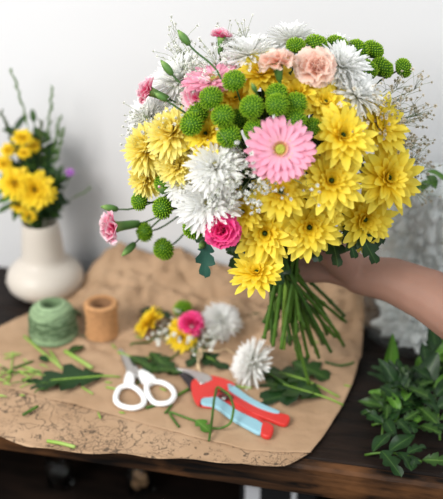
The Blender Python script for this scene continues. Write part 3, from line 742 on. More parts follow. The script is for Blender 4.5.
# ------------------------------------------------------------------ arm and hand
pr=empty('person',at_y(418,299,1.03)); tag(pr,'person\'s bare forearm and hand reaching in from the right, gripping the bouquet stems','person')
hb=MB()
def capsule(a,b,ra,rb,n=14):
    a=Vector(a);b=Vector(b); hb.ball(a,ra,n,10); hb.ball(b,rb,n,10); hb.tube([a,b],[ra,rb],n)
def chain(pts,rs):
    for i in range(len(pts)-1): capsule(pts[i],pts[i+1],rs[i],rs[i+1])
def K(r,u,f): return B+RT*r+UP*u+FW*f
WR=at_y(360,275,1.085)
fa=[WR,at_y(392,280,1.06),at_y(430,296,1.03),at_y(490,335,.975),at_y(545,362,.93)]
chain(fa,[.026,.0295,.0345,.041,.043])
chain([fa[-1],at_y(600,250,.88),at_y(680,100,.80)],[.043,.046,.052])
for k,(u,rad,ln) in enumerate(((.040,.0085,1.0),(.021,.009,1.05),(.002,.0088,1.0),(-.014,.0078,.85))):
    kn=K(.030,u+.002,.042-.004*abs(k-1)); mc=K(.062,u*.75+.004,.030)
    chain([WR.lerp(mc,.35),mc,kn],[.020,.0165,.0115])
    Rr=.0345
    pts=[kn]
    for deg in (105,150,190*ln):
        a=R(deg); pts.append(K(math.cos(a)*Rr-.002,u-.002,math.sin(a)*Rr))
    chain(pts,[.0105,rad,rad*.95,rad*.8])
chain([WR.lerp(K(.06,.01,.0),.3),K(.062,.012,-.006),K(.040,.022,-.028),K(.014,.03,-.034),K(-.008,.034,-.032)],[.021,.017,.0125,.0105,.0085])
o=hb.build('forearm_and_hand',M['skin'],pr,world=True)
rm=o.modifiers.new('r','REMESH'); rm.mode='VOXEL'; rm.voxel_size=.0028; rm.use_smooth_shade=True
sm=o.modifiers.new('s','SMOOTH'); sm.factor=.7; sm.iterations=8
s=MB(); s.tube([at_y(596,258,.883),at_y(640,175,.84),at_y(700,60,.78)],[.056,.062,.072],20,cap=False); so=s.build('sleeve',M['sleeve'],pr,world=True); solid(so,.003)
s=MB(); s.ball(K(-.006,.034,-.041),.0045,10,6,.5); s.build('thumbnail',M['nail'],pr,world=True)

# ------------------------------------------------------------------ vase on the left
vb=on_z(47,294); vr=empty('vase',vb); tag(vr,'cream ceramic vase with a squat round body and wide neck at the left','vase')
m=MB(); out=[(.026,0),(.036,.002),(.050,.010),(.060,.020),(.0635,.032),(.060,.045),(.051,.056),(.041,.062),(.0365,.066),(.0345,.075),(.033,.095),(.031,.115),(.0293,.131),(.0285,.133)]
m.lathe(out+[(.0265,.132),(.027,.12),(.03,.09),(.031,.07),(.05,.04),(.03,.006)],48); m.build('vase_body',M['vase'],vr)
VT=vb+Vector((0,0,.12))
def vflower(kind,px,py,r,lab,n,yo=0,grp=None):
    P=at_y(px,py,vb.y+yo); nn=(RT*n[0]+UP*n[1]-FW*n[2]).normalized(); sc=r*((P-CAM).dot(FW))/F
    root=empty(NAMES[kind][0],P,nn.to_track_quat('Z','Y'),sc); tag(root,lab,'flower',grp)
    for pn,me in HEADS[kind][0]: link(pn,me,root)
    s=MB(); s.tube(bez(P,P-nn*.02,VT+Vector((0,0,.02)),VT-Vector((0,0,.05))+RT*RNG.uniform(-.012,.012),8),.0013,6); s.build('stem',M['dstem'],root,world=True)
vflower('ybr',35,190,19,'large yellow flower low on the right in the cream vase',(.1,.1,1),-.03)
vflower('ybr',15,183,17,'large yellow flower low on the left in the cream vase',(-.3,.3,1),-.02)
vflower('ybr',22,138,10,'small yellow flower at the top centre of the vase arrangement',(0,.5,.8))
vflower('ybr',33,146,8,'small yellow flower right of the top one in the vase',(.2,.5,.8),.01)
vflower('ybr',8,150,8,'small yellow flower at the upper left in the vase',(-.3,.4,.8))
vflower('ybr',4,164,9,'yellow flower at the left picture edge in the vase',(-.3,.2,.9))
vflower('ybr',19,206,8,'yellow flower hanging below the two large ones in the vase',(-.1,-.4,.8),-.025)
vflower('ybr',29,216,7,'yellow half-open flower just above the vase rim',(.1,.3,.9),-.03)
vflower('ybr',24,153,7,'small yellow flower between the top ones and the large ones in the vase',(0,.5,.8),-.01)
def branch(lab,tips,lm,ls,seed,nl=9,name='foliage_sprig',grp=None,cat='foliage'):
    rg=random.Random(seed); root=empty(name,VT); tag(root,lab,cat,grp)
    P=at_y(*tips); a=VT-Vector((0,0,.04)); pts=bez(a,VT+Vector((0,0,.04)),VT.lerp(P,.6)+Vector((0,0,.02)),P,10)
    s=MB(); s.tube(pts,.001,5); s.build('stem',M['dstem'],root,world=True)
    me=leaf_mesh('v',lm,1,.38,lobes=0,bend=-.4)
    for k in range(nl):
        t=.35+.65*k/nl; p=pts[int(t*10)].lerp(pts[min(10,int(t*10)+1)],t*10%1)
        an=rg.random()*6.28; d=RT*math.cos(an)+UP*(math.sin(an)*.7+.35)+FW*rg.uniform(-.5,.5)
        put_leaf(root,p,d,-FW+UP*.5,me,ls*rg.uniform(.7,1.2))
for i,(px,py,yo,mm,lab) in enumerate(((30,200,-.02,'leafd','dark foliage sprig directly above the vase rim'),(10,205,-.02,'leaf','green foliage sprig at the lower left of the vase arrangement'),(50,185,0,'leafd','dark foliage sprig at the right of the vase flowers'),(42,145,.02,'leafd','dark upright foliage sprig right of the small yellow flowers'),(12,160,.02,'leafd','dark foliage sprig behind the left flowers in the vase'),(26,165,.03,'leafd','dark foliage sprig behind the middle of the vase arrangement'),(58,180,.0,'leaf','green foliage sprig reaching right beside the purple blossom'),(34,118,.03,'leaf','green foliage sprig rising highest behind the small yellow flowers'),(14,126,.03,'leafd','dark foliage sprig rising behind the top left yellow flowers'),(-6,190,0,'leafl','light green foliage sprig at the left picture edge'),(48,205,-.01,'leafd','dark foliage sprig low on the right over the vase rim'))):
    branch(lab,(px,py,vb.y+yo),mm,.032,i+40,16)
def grass(lab,px,py,yo,mt='grass',spike=1.0,seed=0,bx=0):
    rg=random.Random(seed); root=empty('grass_stalk',VT); tag(root,lab,'grass stalk')
    P=at_y(px,py,vb.y+yo); pts=bez(VT-Vector((0,0,.04)),VT+Vector((0,0,.05)),VT.lerp(P,.6)+RT*bx,P,12)
    s=MB(); s.tube(pts,.0006,4); s.build('stem',M[mt],root,world=True)
    a=MB()
    for k in range(int(22*spike)):
        t=.72+.28*k/(22*spike); i=min(11,int(t*12)); p=pts[i].lerp(pts[i+1],t*12-i); d=(pts[i+1]-pts[i]).normalized()
        sd=Vector((rg.uniform(-1,1),rg.uniform(-1,1),rg.uniform(-.3,.3)))*.5; q=p+(d+sd)*.009
        a.tube([p,p.lerp(q,.5),q],[.0004,.0014,.0003],5)
    a.build('seed_head',M[mt],root,world=True)
grass('tallest grass stalk in the vase, its seed head curving left',11,70,.02,bx=.02,seed=1)
grass('tall grass stalk in the vase bending right',52,88,.02,seed=2)
grass('olive seed spike standing at the left edge of the vase arrangement',1,112,.0,'olive',1.3,3)
grass('olive seed spike standing beside the small yellow flowers',41,122,.01,'olive',1.5,4)
grass('green grass stalk leaning right in the vase, the middle one of three',60,118,.02,'grass',1.0,5)
grass('green grass stalk leaning right in the vase, the lower one of three',64,130,.0,'grass',1.2,6)
grass('thin stalk reaching far right with a yellowish tip, beside the purple blossom',92,187,.0,'grass',.3,7)
root=empty('purple_wildflower',at_y(70,173,vb.y)); tag(root,'small purple blossom at the right of the vase arrangement','flower')
m=MB(); rg=random.Random(4); 
for n_,e in ((7,10),(6,40),(5,65)): ring(m,rg,n_,r0=.001,z0=0,L=.008,W=.004,a0=e,a1=e+15,prof='mum',ns=3)
m.xform((UP*.5-FW).to_track_quat('Z','Y').to_matrix().to_4x4()); m.build('petal_ring',M['purple'],root)
s=MB(); P=root.location; s.tube(bez(P,P-UP*.02,VT+Vector((.01,0,.03)),VT-Vector((0,0,.03)),8),.0007,5); s.build('stem',M['dstem'],root,world=True)

# ------------------------------------------------------------------ twine
def Hg(p): return H(p.x,p.y)
tc=on_z(54,338); tc.z=Hg(tc)+.001; tr=empty('twine_ball',tc,None,.93); tag(tr,'ball of sage green twine on the brown paper beside the jute spool','twine')
m=MB(); prof=[]; at=[]
key=[(.0,.036),(.005,.0395),(.012,.0385),(.022,.0365),(.036,.0365),(.047,.034),(.055,.029),(.060,.022),(.062,.016)]
def ki(z):
    for i in range(len(key)-1):
        if key[i][0]<=z<=key[i+1][0]:
            t=(z-key[i][0])/(key[i+1][0]-key[i][0]); return key[i][1]+(key[i+1][1]-key[i][1])*t
    return key[-1][1]
n=96
for i in range(n+1):
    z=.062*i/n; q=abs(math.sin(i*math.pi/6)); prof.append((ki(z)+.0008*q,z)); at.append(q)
rows=[]; ats=[]
for i,(r,z) in enumerate(prof):
    row=[]
    for k in range(56):
        a=2*math.pi*k/56; zz=z+.007*math.sin(a*2+1)*min(1,i/20)*(1-i/n)
        row.append((r*math.cos(a)*(1+.03*math.sin(3*a)),r*math.sin(a),zz))
    rows.append(row); ats.append(at[i])
for r,z,q in ((.0135,.061,.2),(.0115,.055,.0),(.011,.03,0)): rows.append([(r*math.cos(2*math.pi*k/56),r*math.sin(2*math.pi*k/56),z) for k in range(56)]); ats.append(q)
m.grid(rows,ats,closed=True,cap=True)
for j in range(16):  # crossing outer windings
    rg=random.Random(j); tilt=rg.uniform(-.5,.5); ph=rg.random()*6.28; zc=rg.uniform(.012,.046); pts=[]
    for k in range(40):
        a=2*math.pi*k/40; z=min(.058,max(.004,zc+math.sin(a+ph)*tilt*.035)); r=ki(z)+.0014; pts.append((r*math.cos(a),r*math.sin(a),z))
    m.loop(pts,.0009,5)
m.build('twine_winding',M['gtw'],tr)
s=MB(); a=tc+Vector((.036,-.01,.002)); e=[a+Vector((x,y,0)) for x,y in ((0,0),(.012,.002),(.022,-.002),(.030,.012),(.016,.02))]
for p in e: p.z=Hg(p)+.002
e[0].z=tc.z+.01; s.tube(resample(e,14),.0009,5); s.build('loose_end',M['gtw'],tr,world=True)
sc_=on_z(103,338); sc_.z=Hg(sc_)+.001; sr_=empty('twine_spool',sc_); tag(sr_,'upright spool of tan jute twine right of the green twine ball','twine')
m=MB(); rows=[];ats=[]
for i in range(97):
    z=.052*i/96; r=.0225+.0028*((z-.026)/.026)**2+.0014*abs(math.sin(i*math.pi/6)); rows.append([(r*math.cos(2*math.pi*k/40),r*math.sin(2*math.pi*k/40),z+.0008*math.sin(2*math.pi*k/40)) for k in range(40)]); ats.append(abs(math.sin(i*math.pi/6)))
m.grid(rows,ats,closed=True); m.lathe([(.0255,.052),(.023,.0545),(.019,.0545),(.0155,.0525)],40,attrs=[.5,1,.6,.2],cap=False); m.build('twine_winding',M['jute'],sr_)
m=MB(); m.lathe([(.0158,.0),(.0158,.053),(.0135,.053),(.0135,.001)],32,cap=True); m.build('cardboard_core',M['core'],sr_)

# ------------------------------------------------------------------ tools drawn as outlines lying on the paper, with their own thickness
def c4(x,y): return (100+x/3.69,320+y/3.69)
def c5(x,y): return (170+x/3.69,320+y/3.69)
def plane_pts(pts,cf,z): return [on_z(*cf(x,y),z) for x,y in pts]
def cr(pts,n=4,closed=True):
    P=[Vector((*p,0)) for p in pts]; out=[]; N=len(P)
    for i in range(N):
        p0,p1,p2,p3=P[(i-1)%N],P[i],P[(i+1)%N],P[(i+2)%N]
        for k in range(n):
            t=k/n; v=.5*((2*p1)+(p2-p0)*t+(2*p0-5*p1+4*p2-p3)*t*t+(3*p1-p0-3*p2+p3)*t**3); out.append((v.x,v.y))
    return out
sp=on_z(135,378,.004); zb=H(sp.x,sp.y)+.002
sr=empty('scissors',on_z(*c4(128,202),zb)); tag(sr,'open pair of scissors with white loop handles lying on the paper','scissors')
for i,(poly,z) in enumerate((([(66,112),(76,106),(100,132),(140,180),(152,196),(148,214),(128,216),(104,190),(88,155)],.004),([(70,120),(80,110),(112,150),(134,196),(128,222),(104,214),(98,190),(82,150)],.0025))):
    m=MB(); m.prism(plane_pts(poly,c4,zb+z),.0014); m.build('blade',M['steel'],sr,False,.0003,world=True)
for lp,arm in (([(60,275),(75,250),(110,243),(142,260),(162,288),(156,314),(122,325),(82,318),(60,300)],[(100,205),(122,212),(128,240),(118,252),(88,250),(92,228)]),
            ([(182,232),(225,230),(262,250),(274,280),(252,305),(210,308),(186,290),(172,255)],[(142,205),(160,198),(200,222),(205,236),(176,250),(150,232)])):
    m=MB(); m.loop(plane_pts(cr(lp),c4,zb+.005),.0042,10,.9); 
    m.prism(plane_pts(cr(arm,2),c4,zb+.001),.008); m.build('handle',M['wplast'],sr,True,.001,world=True)
m=MB(); P=on_z(*c4(128,200),zb+.0055); m.lathe([(.0036,0),(.0036,.001),(.0028,.0018),(.0005,.002)],16,P); m.build('pivot_screw',M['steel'],sr,world=True)

z0=.0065
pr_=empty('pruning_shears',on_z(*c5(120,232),z0)); tag(pr_,'red and light blue pruning shears lying open on the paper','pruning shears')
def part(name,poly,z,h,mt,bev,sm=True,smo=3):
    m=MB(); p=cr(poly,smo) if smo else poly
    m.prism(plane_pts(p,c5,z),h); return m.build(name,M[mt],pr_,False,bev,world=True)
part('cutting_blade',[(22,186),(45,192),(75,205),(104,222),(96,250),(78,262),(62,238),(44,216)],z0+.001,.002,'dsteel',.0004)
part('hook_blade',[(22,184),(55,184),(100,194),(150,212),(150,228),(112,236),(88,214),(60,196)],z0+.004,.0025,'steel',.0005)
part('head',[(78,242),(90,226),(120,216),(160,214),(210,228),(238,244),(232,262),(188,262),(165,262),(165,290),(120,296),(108,322),(90,302),(80,270)],z0+.001,.0045,'red',.0018)
part('handle',[(150,262),(175,268),(215,290),(285,334),(352,384),(346,400),(330,420),(240,372),(180,335),(112,324),(108,300)],z0-.002,.004,'red',.0018)
part('grip',[(112,292),(155,284),(190,304),(260,350),(346,394),(335,432),(285,410),(220,372),(170,334),(114,322)],z0-.002,.0065,'blue',.003)
part('grip_end',[(344,388),(378,402),(381,422),(366,444),(334,432)],z0-.002,.007,'red',.003)
part('handle',[(205,262),(250,290),(320,326),(385,350),(436,362),(439,384),(420,397),(370,380),(300,352),(245,322),(215,300),(208,280)],z0-.002,.0055,'red',.0025)
part('grip',[(212,248),(238,256),(290,294),(345,324),(404,350),(385,355),(320,332),(255,296),(215,268)],z0-.001,.0065,'blue',.0025)
for x,y,r,zz in ((118,232,.0042,z0+.0055),(200,290,.0034,z0+.0045)):
    P=on_z(*c5(x,y),zz); m=MB(); m.lathe([(r,0),(r,.0012),(r*.75,.0024),(.0004,.0026)],18,P); m.build('bolt',M['steel'],pr_,world=True)
m=MB(); pts=[]; A=on_z(*c5(176,272),z0+.006); Bq=on_z(*c5(232,292),z0+.006)
for k in range(60):
    t=k/59; p=A.lerp(Bq,t); a=t*6*6.283; d=(Bq-A).normalized(); sd=d.cross(Vector((0,0,1))); pts.append(p+sd*math.cos(a)*.004+Vector((0,0,1))*math.sin(a)*.004)
m.tube(pts,.0007,5); m.build('spring',M['dsteel'],pr_,world=True)

# ------------------------------------------------------------------ things lying on the paper
def ground(px,py,h=0.0):
    p=on_z(px,py,.004)
    for _ in range(4): p=on_z(px,py,H(p.x,p.y)+h)
    return p
def clip_stem(pts,r,lab,mt='stem',name='stem_clipping',h=.0,grp=None):
    P=[ground(x,y,r+.0008+(hh if len(q)>2 else 0)) for q in pts for (x,y,hh) in [(q[0],q[1],q[2] if len(q)>2 else 0)]]
    P=resample(P,max(10,len(P)*5)) if len(P)>2 else [P[0].lerp(P[1],t/4) for t in range(5)]
    for p in P: p.z=max(p.z,H(p.x,p.y)+r+.0004)
    root=None
    m=MB(); m.tube(P,[r*.95]+[r]*(len(P)-2)+[r*.9],8,attr=[i/len(P) for i in range(len(P))])
    o=m.build(name,M[mt]); tag(o,lab,'stem',grp); return o
for pts,r,lab,mt in (
 ([(24,336),(42,352),(63,369)],.0019,'long pale green stem clipping lying in front of the green twine ball','cut'),
 ([(65,351),(78,359),(92,368)],.0030,'thick pale green stem clipping between the lobed leaf and the jute spool','cut'),
 ([(50,351),(60,366)],.0018,'short pale stem clipping between the two longer ones by the twine','cut'),
 ([(23,415),(38,406)],.0022,'small green clipping lying on the printed paper at the left','stem'),
 ([(14,368),(33,361)],.0018,'dark green clipping above the grassy bits at the left','stem'),
 ([(8,383),(11,372),(13,352)],.0011,'thin yellowish stalk standing up among the clippings at the left','cut'),
 ([(18,371),(32,373),(46,376)],.0014,'pale thin clipping reaching to the lobed leaf\'s tip','cut'),
 ([(82,387),(93,394)],.0013,'pale chip of stem below the lobed leaf','cut'),
 ([(146,408),(166,402),(190,388)],.0020,'green stem clipping running from the scissors\' right loop to the shears','stem'),
 ([(179,427),(173,419),(168,411),(184,417),(203,424)],.0016,'bent green stem below the scissors with a folded end','stem'),
 ([(106,387),(122,390)],.0014,'green stem bit seen beneath the left scissor loop','cut'),
 ([(136,384),(160,366),(180,352)],.0013,'thin green stem crossing behind the scissors towards the posy','stem'),
 ([(325,362),(340,366),(354,363)],.0018,'dark green stem clipping alone near the right edge of the paper','dstem'),
 ([(118,352),(130,357),(152,358)],.0018,'pale grey-green stem right behind the scissor blades','cut'),
 ([(130,345),(150,342),(166,333)],.0016,'green stalk lying left of the posy under the yellow flower','stem'),
 ([(234,386),(252,388)],.0016,'pale stem stub lying below the lone white flower','cut'),
 ([(165,413),(172,405)],.0016,'short green stub under the scissors\' right loop','stem')):
    clip_stem(pts,r,lab,mt)
# piece on printed sheet
clip_stem([(47,441),(60,443),(75,447)],.0024,'short cut stem lying on the printed paper near its front edge','cut')
# looped stem over the shears
P=[ground(209,441,.003),ground(212,420,.012),ground(214,400,.022),ground(217,386,.020),ground(230,395,.022),ground(234,408,.022),ground(231,424,.014),ground(220,429,.004),ground(203,427,.003)]
m=MB(); q=resample(P,50); m.tube(q,.0017,8,attr=[i/50 for i in range(50)]); o=m.build('looped_stem',M['stem']); tag(o,'long green stem looping over the handles of the pruning shears','stem')
def flat_leaf(lab,a,b,wr,mt,lobes,stalk=None,depth=.62,lift=.004,name='chrysanthemum_leaf',bend=-.12,fold=.15,seed=0):
    A=ground(*a,lift+.003); Bp=ground(*b,lift); L=(Bp-A).length; root=empty(name,A); tag(root,lab,'leaf')
    put_leaf(root,A,Bp-A,(0,0,1),leaf_mb(1,wr,lobes=lobes,depth=depth,bend=bend,fold=fold,seed=seed).mesh('leaf_blade',M[mt]),L,'leaf_blade')
    if stalk:
        s=MB(); S=ground(*stalk,.003); s.tube([A+(Bp-A)*.6+Vector((0,0,.0015)),A+(Bp-A)*.3+Vector((0,0,.001)),A,A.lerp(S,.5)+Vector((0,0,.001)),S],[.0006,.001,.0014,.0014,.0014],6); s.build('leaf_stalk',M['cut'],root,world=True)
flat_leaf('large dark lobed leaf lying left of the scissors',(102,376),(16,384),.52,'leafd',4,(120,377),seed=1)
flat_leaf('small dark lobed leaf at the right end of the large lobed leaf',(104,374),(82,381),.7,'leafd',2,seed=2)
flat_leaf('lobed leaf on the paper with its pale stalk pointing right, below the stem tips',(322,396),(258,378),.62,'leaf',4,(343,405),seed=3)
flat_leaf('lobed leaf above the other, stalk crossing to the right of the stem tips',(306,380),(262,368),.6,'leaf',3,(339,397),seed=4)
flat_leaf('dark lobed leaf partly under the stalked leaves at the right of the shears',(318,388),(256,400),.6,'leafd',3,seed=5)
flat_leaf('green lobed leaf lying behind the stem tips',(292,362),(330,378),.9,'leaf',3,seed=6)
flat_leaf('rounded leaf lying in the shade right behind the stems',(300,328),(262,345),.6,'leafd',0,seed=7)
flat_leaf('pointed leaf left of the bouquet stems on the paper',(262,318),(244,312),.5,'leaf',0,seed=8)
flat_leaf('dark leaf under the posy\'s white flower',(196,352),(228,368),.6,'leafd',3,(188,345),seed=9)
flat_leaf('dark leaf sticking out of the posy toward the shears',(206,350),(186,366),.6,'leafd',3,seed=10)
flat_leaf('dark leaf at the back of the posy behind the yellow flower',(172,318),(140,308),.6,'leafd',3,seed=11)
flat_leaf('green leaf behind the scissor pivot',(182,372),(146,366),.5,'leaf',4,seed=12)
flat_leaf('green leaf between scissors and posy',(150,352),(176,374),.5,'leaf',4,seed=13)
flat_leaf('grey-green leaf beside the scissor blades',(130,356),(160,372),.5,'leaf',2,seed=14)
flat_leaf('small crinkled green leaf beside the looped stem',(196,420),(211,432),.8,'leafl',2,seed=15)
flat_leaf('small dark leaf tip between the twine ball and the clippings',(40,356),(48,362),.7,'leafd',0,seed=16)
flat_leaf('green leaf scrap between the two twine reels',(84,316),(74,308),.6,'leaf',0,seed=17)
flat_leaf('green leaf scrap at the foot of the jute spool',(70,352),(84,344),.5,'leaf',0,seed=18)
# grassy clippings at the left edge
rg=random.Random(5)
for i in range(34):
    px=rg.uniform(-12,42); py=rg.gauss(374,8); a=rg.uniform(-.9,.9); l=rg.uniform(5,18); p0=ground(px,py,.002+rg.uniform(0,.006)); p1=ground(px+l*math.cos(a),py+l*math.sin(a)*.6,.002+rg.uniform(0,.006))
    m=MB(); w=rg.uniform(.0006,.0016); m.tube([p0,p0.lerp(p1,.5)+Vector((0,0,.002)),p1],[w,w*1.2,w*.5],5,attr=[0,.5,1])
    o=m.build('leaf_clipping',M[rg.choice(('stem','cut','leafl','cut'))]); tag(o,'thin green clipping in the scattered heap at the left edge of the paper','clipping','clippings heaped at the left')
for i,(px,py,a,l,lab) in enumerate(((98,412,1.2,7,'tiny yellow-green scrap below the lobed leaf at the fold of the paper'),(119,412,.2,6,'tiny scrap near the left scissor loop'),(135,336,.3,8,'tiny pale scrap left of the posy'),(112,344,.9,6,'pale cut bit touching the scissors\' tips'),(310,340,.3,9,'small scrap between the hanging stems'),(344,385,.2,7,'small green scrap near the right paper edge'),(20,395,.1,5,'tiny scrap under the lobed leaf\'s tip'),(160,388,.4,7,'little green bit between the scissor loops'),(105,382,.1,7,'pale bit right under the lobed leaf\'s stalk'))):
    p0=ground(px,py,.0015); p1=ground(px+l*math.cos(a),py+l*math.sin(a),.0015); m=MB(); m.tube([p0,p0.lerp(p1,.5),p1],[.0009,.0014,.0008],6); tag(m.build('leaf_clipping',M['cut']),lab,'clipping')

def lying(kind,px,py,r,lab,n,h,stem_to=None,mt='stem'):
    P=ground(px,py,h); nn=(RT*n[0]+UP*n[1]-FW*n[2]).normalized(); sc=r*((P-CAM).dot(FW))/F
    root=empty(NAMES[kind][0],P,nn.to_track_quat('Z','Y'),sc); tag(root,lab,'flower')
    for pn,me in HEADS[kind][RNG.randrange(len(HEADS[kind]))]: link(pn,me,root)
    if stem_to:
        S=ground(*stem_to,.003); s=MB(); s.tube(bez(P,P-nn*.02,S.lerp(P,.3)+Vector((0,0,.002)),S,10),.0015,7); s.build('stem',M[mt],root,world=True)
lying('spider',252,364,26,'lone white spider chrysanthemum lying on its side on the paper above the shears',(-.75,.35,.3),.022,(298,392))
lying('ybr',150,322,17,'yellow chrysanthemum lying at the left end of the small posy',(-.6,.6,.25),.012,(185,345))
lying('button',183,309,10,'green button flower in the small posy behind the pink carnation',(-.1,.8,.6),.022,(195,350))
lying('hot',191,323,13.5,'bright pink carnation in the middle of the small posy on the paper',(-.1,.4,.9),.036,(198,352))
lying('spider',221,321,21,'white spider chrysanthemum at the right of the small posy',(.1,.65,.75),.024,(200,355))
lying('ybr',182,338,14,'yellow blossom at the front of the small posy',(-.1,.3,.9),.016,(196,356))
lying('ybr',177,327,9,'little yellow blossom left of the posy\'s pink carnation',(-.4,.4,.7),.018,(196,352))
spb=ground(198,352,.006)
spray('white baby\'s breath tucked through the small posy on the paper',(164,308,216,348),84,spb,0,(.0028,.0046),seed=12,Yfix=None,flat=.006)
m=MB(); 
for k in range(3):
    pts=[ground(199+k,348,.022),ground(197+k*3,356,.016),ground(199-k*2,366,.004),ground(201+k,374,.003)]; m.tube(resample(pts,12),.0009,5)
pts=[ground(200,350,.02),ground(216,352,.01),ground(226,348,.006),ground(240,358,.003),ground(232,366,.002)]; m.tube(resample(pts,20),.0012,5)
o=m.build('raffia_ribbon',M['raffia']); tag(o,'beige raffia strands tied round the small posy','ribbon'); m=MB()
pts=[ground(226,332,.006),ground(234,326,.01),ground(244,322,.006),ground(238,314,.004)]; m.tube(resample(pts,20),.001,5)
o=m.build('raffia_strand',M['raffia']); tag(o,'loose curl of beige raffia right of the small posy','ribbon')

# ------------------------------------------------------------------ leafy cuttings on the table at the right
def cutting(lab,base,tip,nl,ls,mt,seed,h=.012,wr=.42,name='leafy_cutting'):
    rg=random.Random(seed); A=on_z(*base,.004); Bp=on_z(*tip,h); root=empty(name,A); tag(root,lab,'leafy cutting')
    pts=bez(A,A.lerp(Bp,.3)+Vector((0,0,.01)),A.lerp(Bp,.7)+Vector((0,0,.012)),Bp,10); s=MB(); s.tube(pts,.0017,7,attr=[.5]*11); s.build('stem',M['stem'],root,world=True)
    me=leaf_mesh('c%d'%seed,mt,1,wr,lobes=0,bend=-.5,fold=.3,wav=.1,seed=seed)
    for k in range(nl):
        t=.15+.85*k/(nl-1); i=min(9,int(t*10)); p=pts[i].lerp(pts[i+1],t*10-i); d=(Bp-A).normalized(); sd=d.cross(Vector((0,0,1)))*(1 if k%2 else -1)
        dr=d*rg.uniform(.1,.9)+sd*rg.uniform(.5,1)+Vector((0,0,rg.uniform(.0,.55)))
        if k==nl-1: dr=d+Vector((0,0,.2))
        up=Vector((rg.uniform(-.5,.3),rg.uniform(-.7,.1),1)); p=p+Vector((0,0,.003))
        L=ls*rg.uniform(.75,1.15)
        put_leaf(root,p,dr,up,rg.choice((me,me,leaf_mesh('cl','leafl',1,.40,bend=-.7,fold=.3,wav=.12,seed=3),leaf_mesh('cj','leaf',1,.5,lobes=4,depth=.5,bend=-.4,fold=.25,seed=5),leaf_mesh('ck','leafd',1,.5,lobes=3,depth=.55,bend=-.6,seed=6))),L)
cutting('leafy cutting with its stem end pointing at the table front, left of the heap',(382,437),(388,372),10,.032,'leafd',21)
cutting('leafy cutting sprawling in the middle of the heap at the right',(392,432),(415,380),12,.036,'leafd',22,.03)
cutting('light green leafy cutting low in the heap at the right',(372,425),(425,430),9,.036,'leafd',23,.012)
cutting('dark leafy cutting at the back of the heap near the glass vase',(400,410),(440,352),12,.042,'leafd',24,.05)
cutting('leafy cutting at the front right on the worn table edge',(365,455),(422,462),7,.042,'leafd',25,.014)
cutting('dark leafy cutting at the right side of the heap',(440,440),(432,378),11,.042,'leafd',26,.035)
cutting('leafy cutting lying nearest the brown paper, pointing at its edge',(410,405),(378,412),7,.030,'leaf',27,.012)
cutting('dark cutting on top of the heap\'s centre',(420,415),(396,385),11,.036,'leafd',28,.045)
A=on_z(388,380,.01); root=empty('pointed_leaf',A); tag(root,'single bright pointed leaf standing upright in front of the glass vase','leaf')
put_leaf(root,A,at_y(393,334,A.y+.012)-A,-FW+RT*.3,leaf_mb(1,.30,bend=-.05,fold=.35).mesh('leaf_blade',M['leafl']),(at_y(393,334,A.y+.012)-A).length*1.02,'leaf_blade')
s=MB(); s.tube([on_z(386,392,.004),A],.0012,6); s.build('leaf_stalk',M['stem'],root,world=True)
A=on_z(420,392,.02); root=empty('broad_leaf',A); tag(root,'broad dark glossy leaf rising at the back right of the heap','leaf')
put_leaf(root,A,at_y(440,345,A.y+.02)-A,-FW+RT*-.3+UP*.6,leaf_mb(1,.55,bend=-.2,fold=.2).mesh('leaf_blade',M['leafd']),.06,'leaf_blade')

# ------------------------------------------------------------------ glass vase at the right
gc=on_z(424,334,0); gv=empty('glass_vase',gc,None,1.04); tag(gv,'large clear dimpled glass vase behind the forearm at the right','vase')
m=MB(); rows=[]
prof=[(.04,.0005),(.07,.002),(.088,.010),(.096,.025),(.100,.05),(.100,.08),(.098,.11),(.096,.15),(.095,.20),(.094,.25),(.095,.275)]
inn=[(r-.004,max(z,.006)) for r,z in prof[::-1]]
def dim(r,z,k,n,inside):
    a=2*math.pi*k/n; d=.0036*math.sin(a*11+(z*60))*math.sin(z*95+.5) if .012<z<.262 and not inside else 0
    return Vector(((r+d)*math.cos(a),(r+d)*math.sin(a),z))
fine=[]
for i in range(len(prof)-1):
    for t in (0,.25,.5,.75): fine.append((prof[i][0]+(prof[i+1][0]-prof[i][0])*t,prof[i][1]+(prof[i+1][1]-prof[i][1])*t))
fine.append(prof[-1])
rows=[[dim(r,z,k,120,False) for k in range(120)] for r,z in fine]+[[dim(r,z,k,120,True) for k in range(120)] for r,z in inn]
m.grid(rows,closed=True,cap=True); m.build('vase_body',M['tglass'],gv)
ts=empty('vase_stuffing',gc+Vector((0,0,.008)),None,1.06); tag(ts,'crumpled white tissue made up to brighten the clear glass vase','paper')
m=MB(); rows=[]  # made-up white mass standing in for bright reflections in the glass
for i in range(71):
    z=.001+.235*i/70; row=[]
    for k in range(150):
        a=2*math.pi*k/150; dv=noise.voronoi(Vector((math.cos(a)*4.2,math.sin(a)*4.2,z*46)))[0]; dw=noise.voronoi(Vector((math.cos(a)*9,math.sin(a)*9,z*95+5)))[0]; n_=noise.noise(Vector((math.cos(a)*3.2,math.sin(a)*3.2,z*38))); n2=noise.noise(Vector((math.cos(a)*9,math.sin(a)*9,z*90)))
        r=(.0915 if z>.03 else .086+.0055*z/.03)-.022*(1-min(1,(dv[1]-dv[0])*1.3))-.012*(1-min(1,dw[1]-dw[0]))-.01*abs(n_); row.append((r*math.cos(a),r*math.sin(a),z))
    rows.append(row)
for f_ in (.7,.4,.1): rows.append([(x*f_,y*f_,z+.01*noise.noise(Vector((x*40,y*40,f_)))) for x,y,z in rows[70]])
m.grid(rows,closed=True,cap=True); m.build('stuffing_sheet',M['stuffing'],ts)
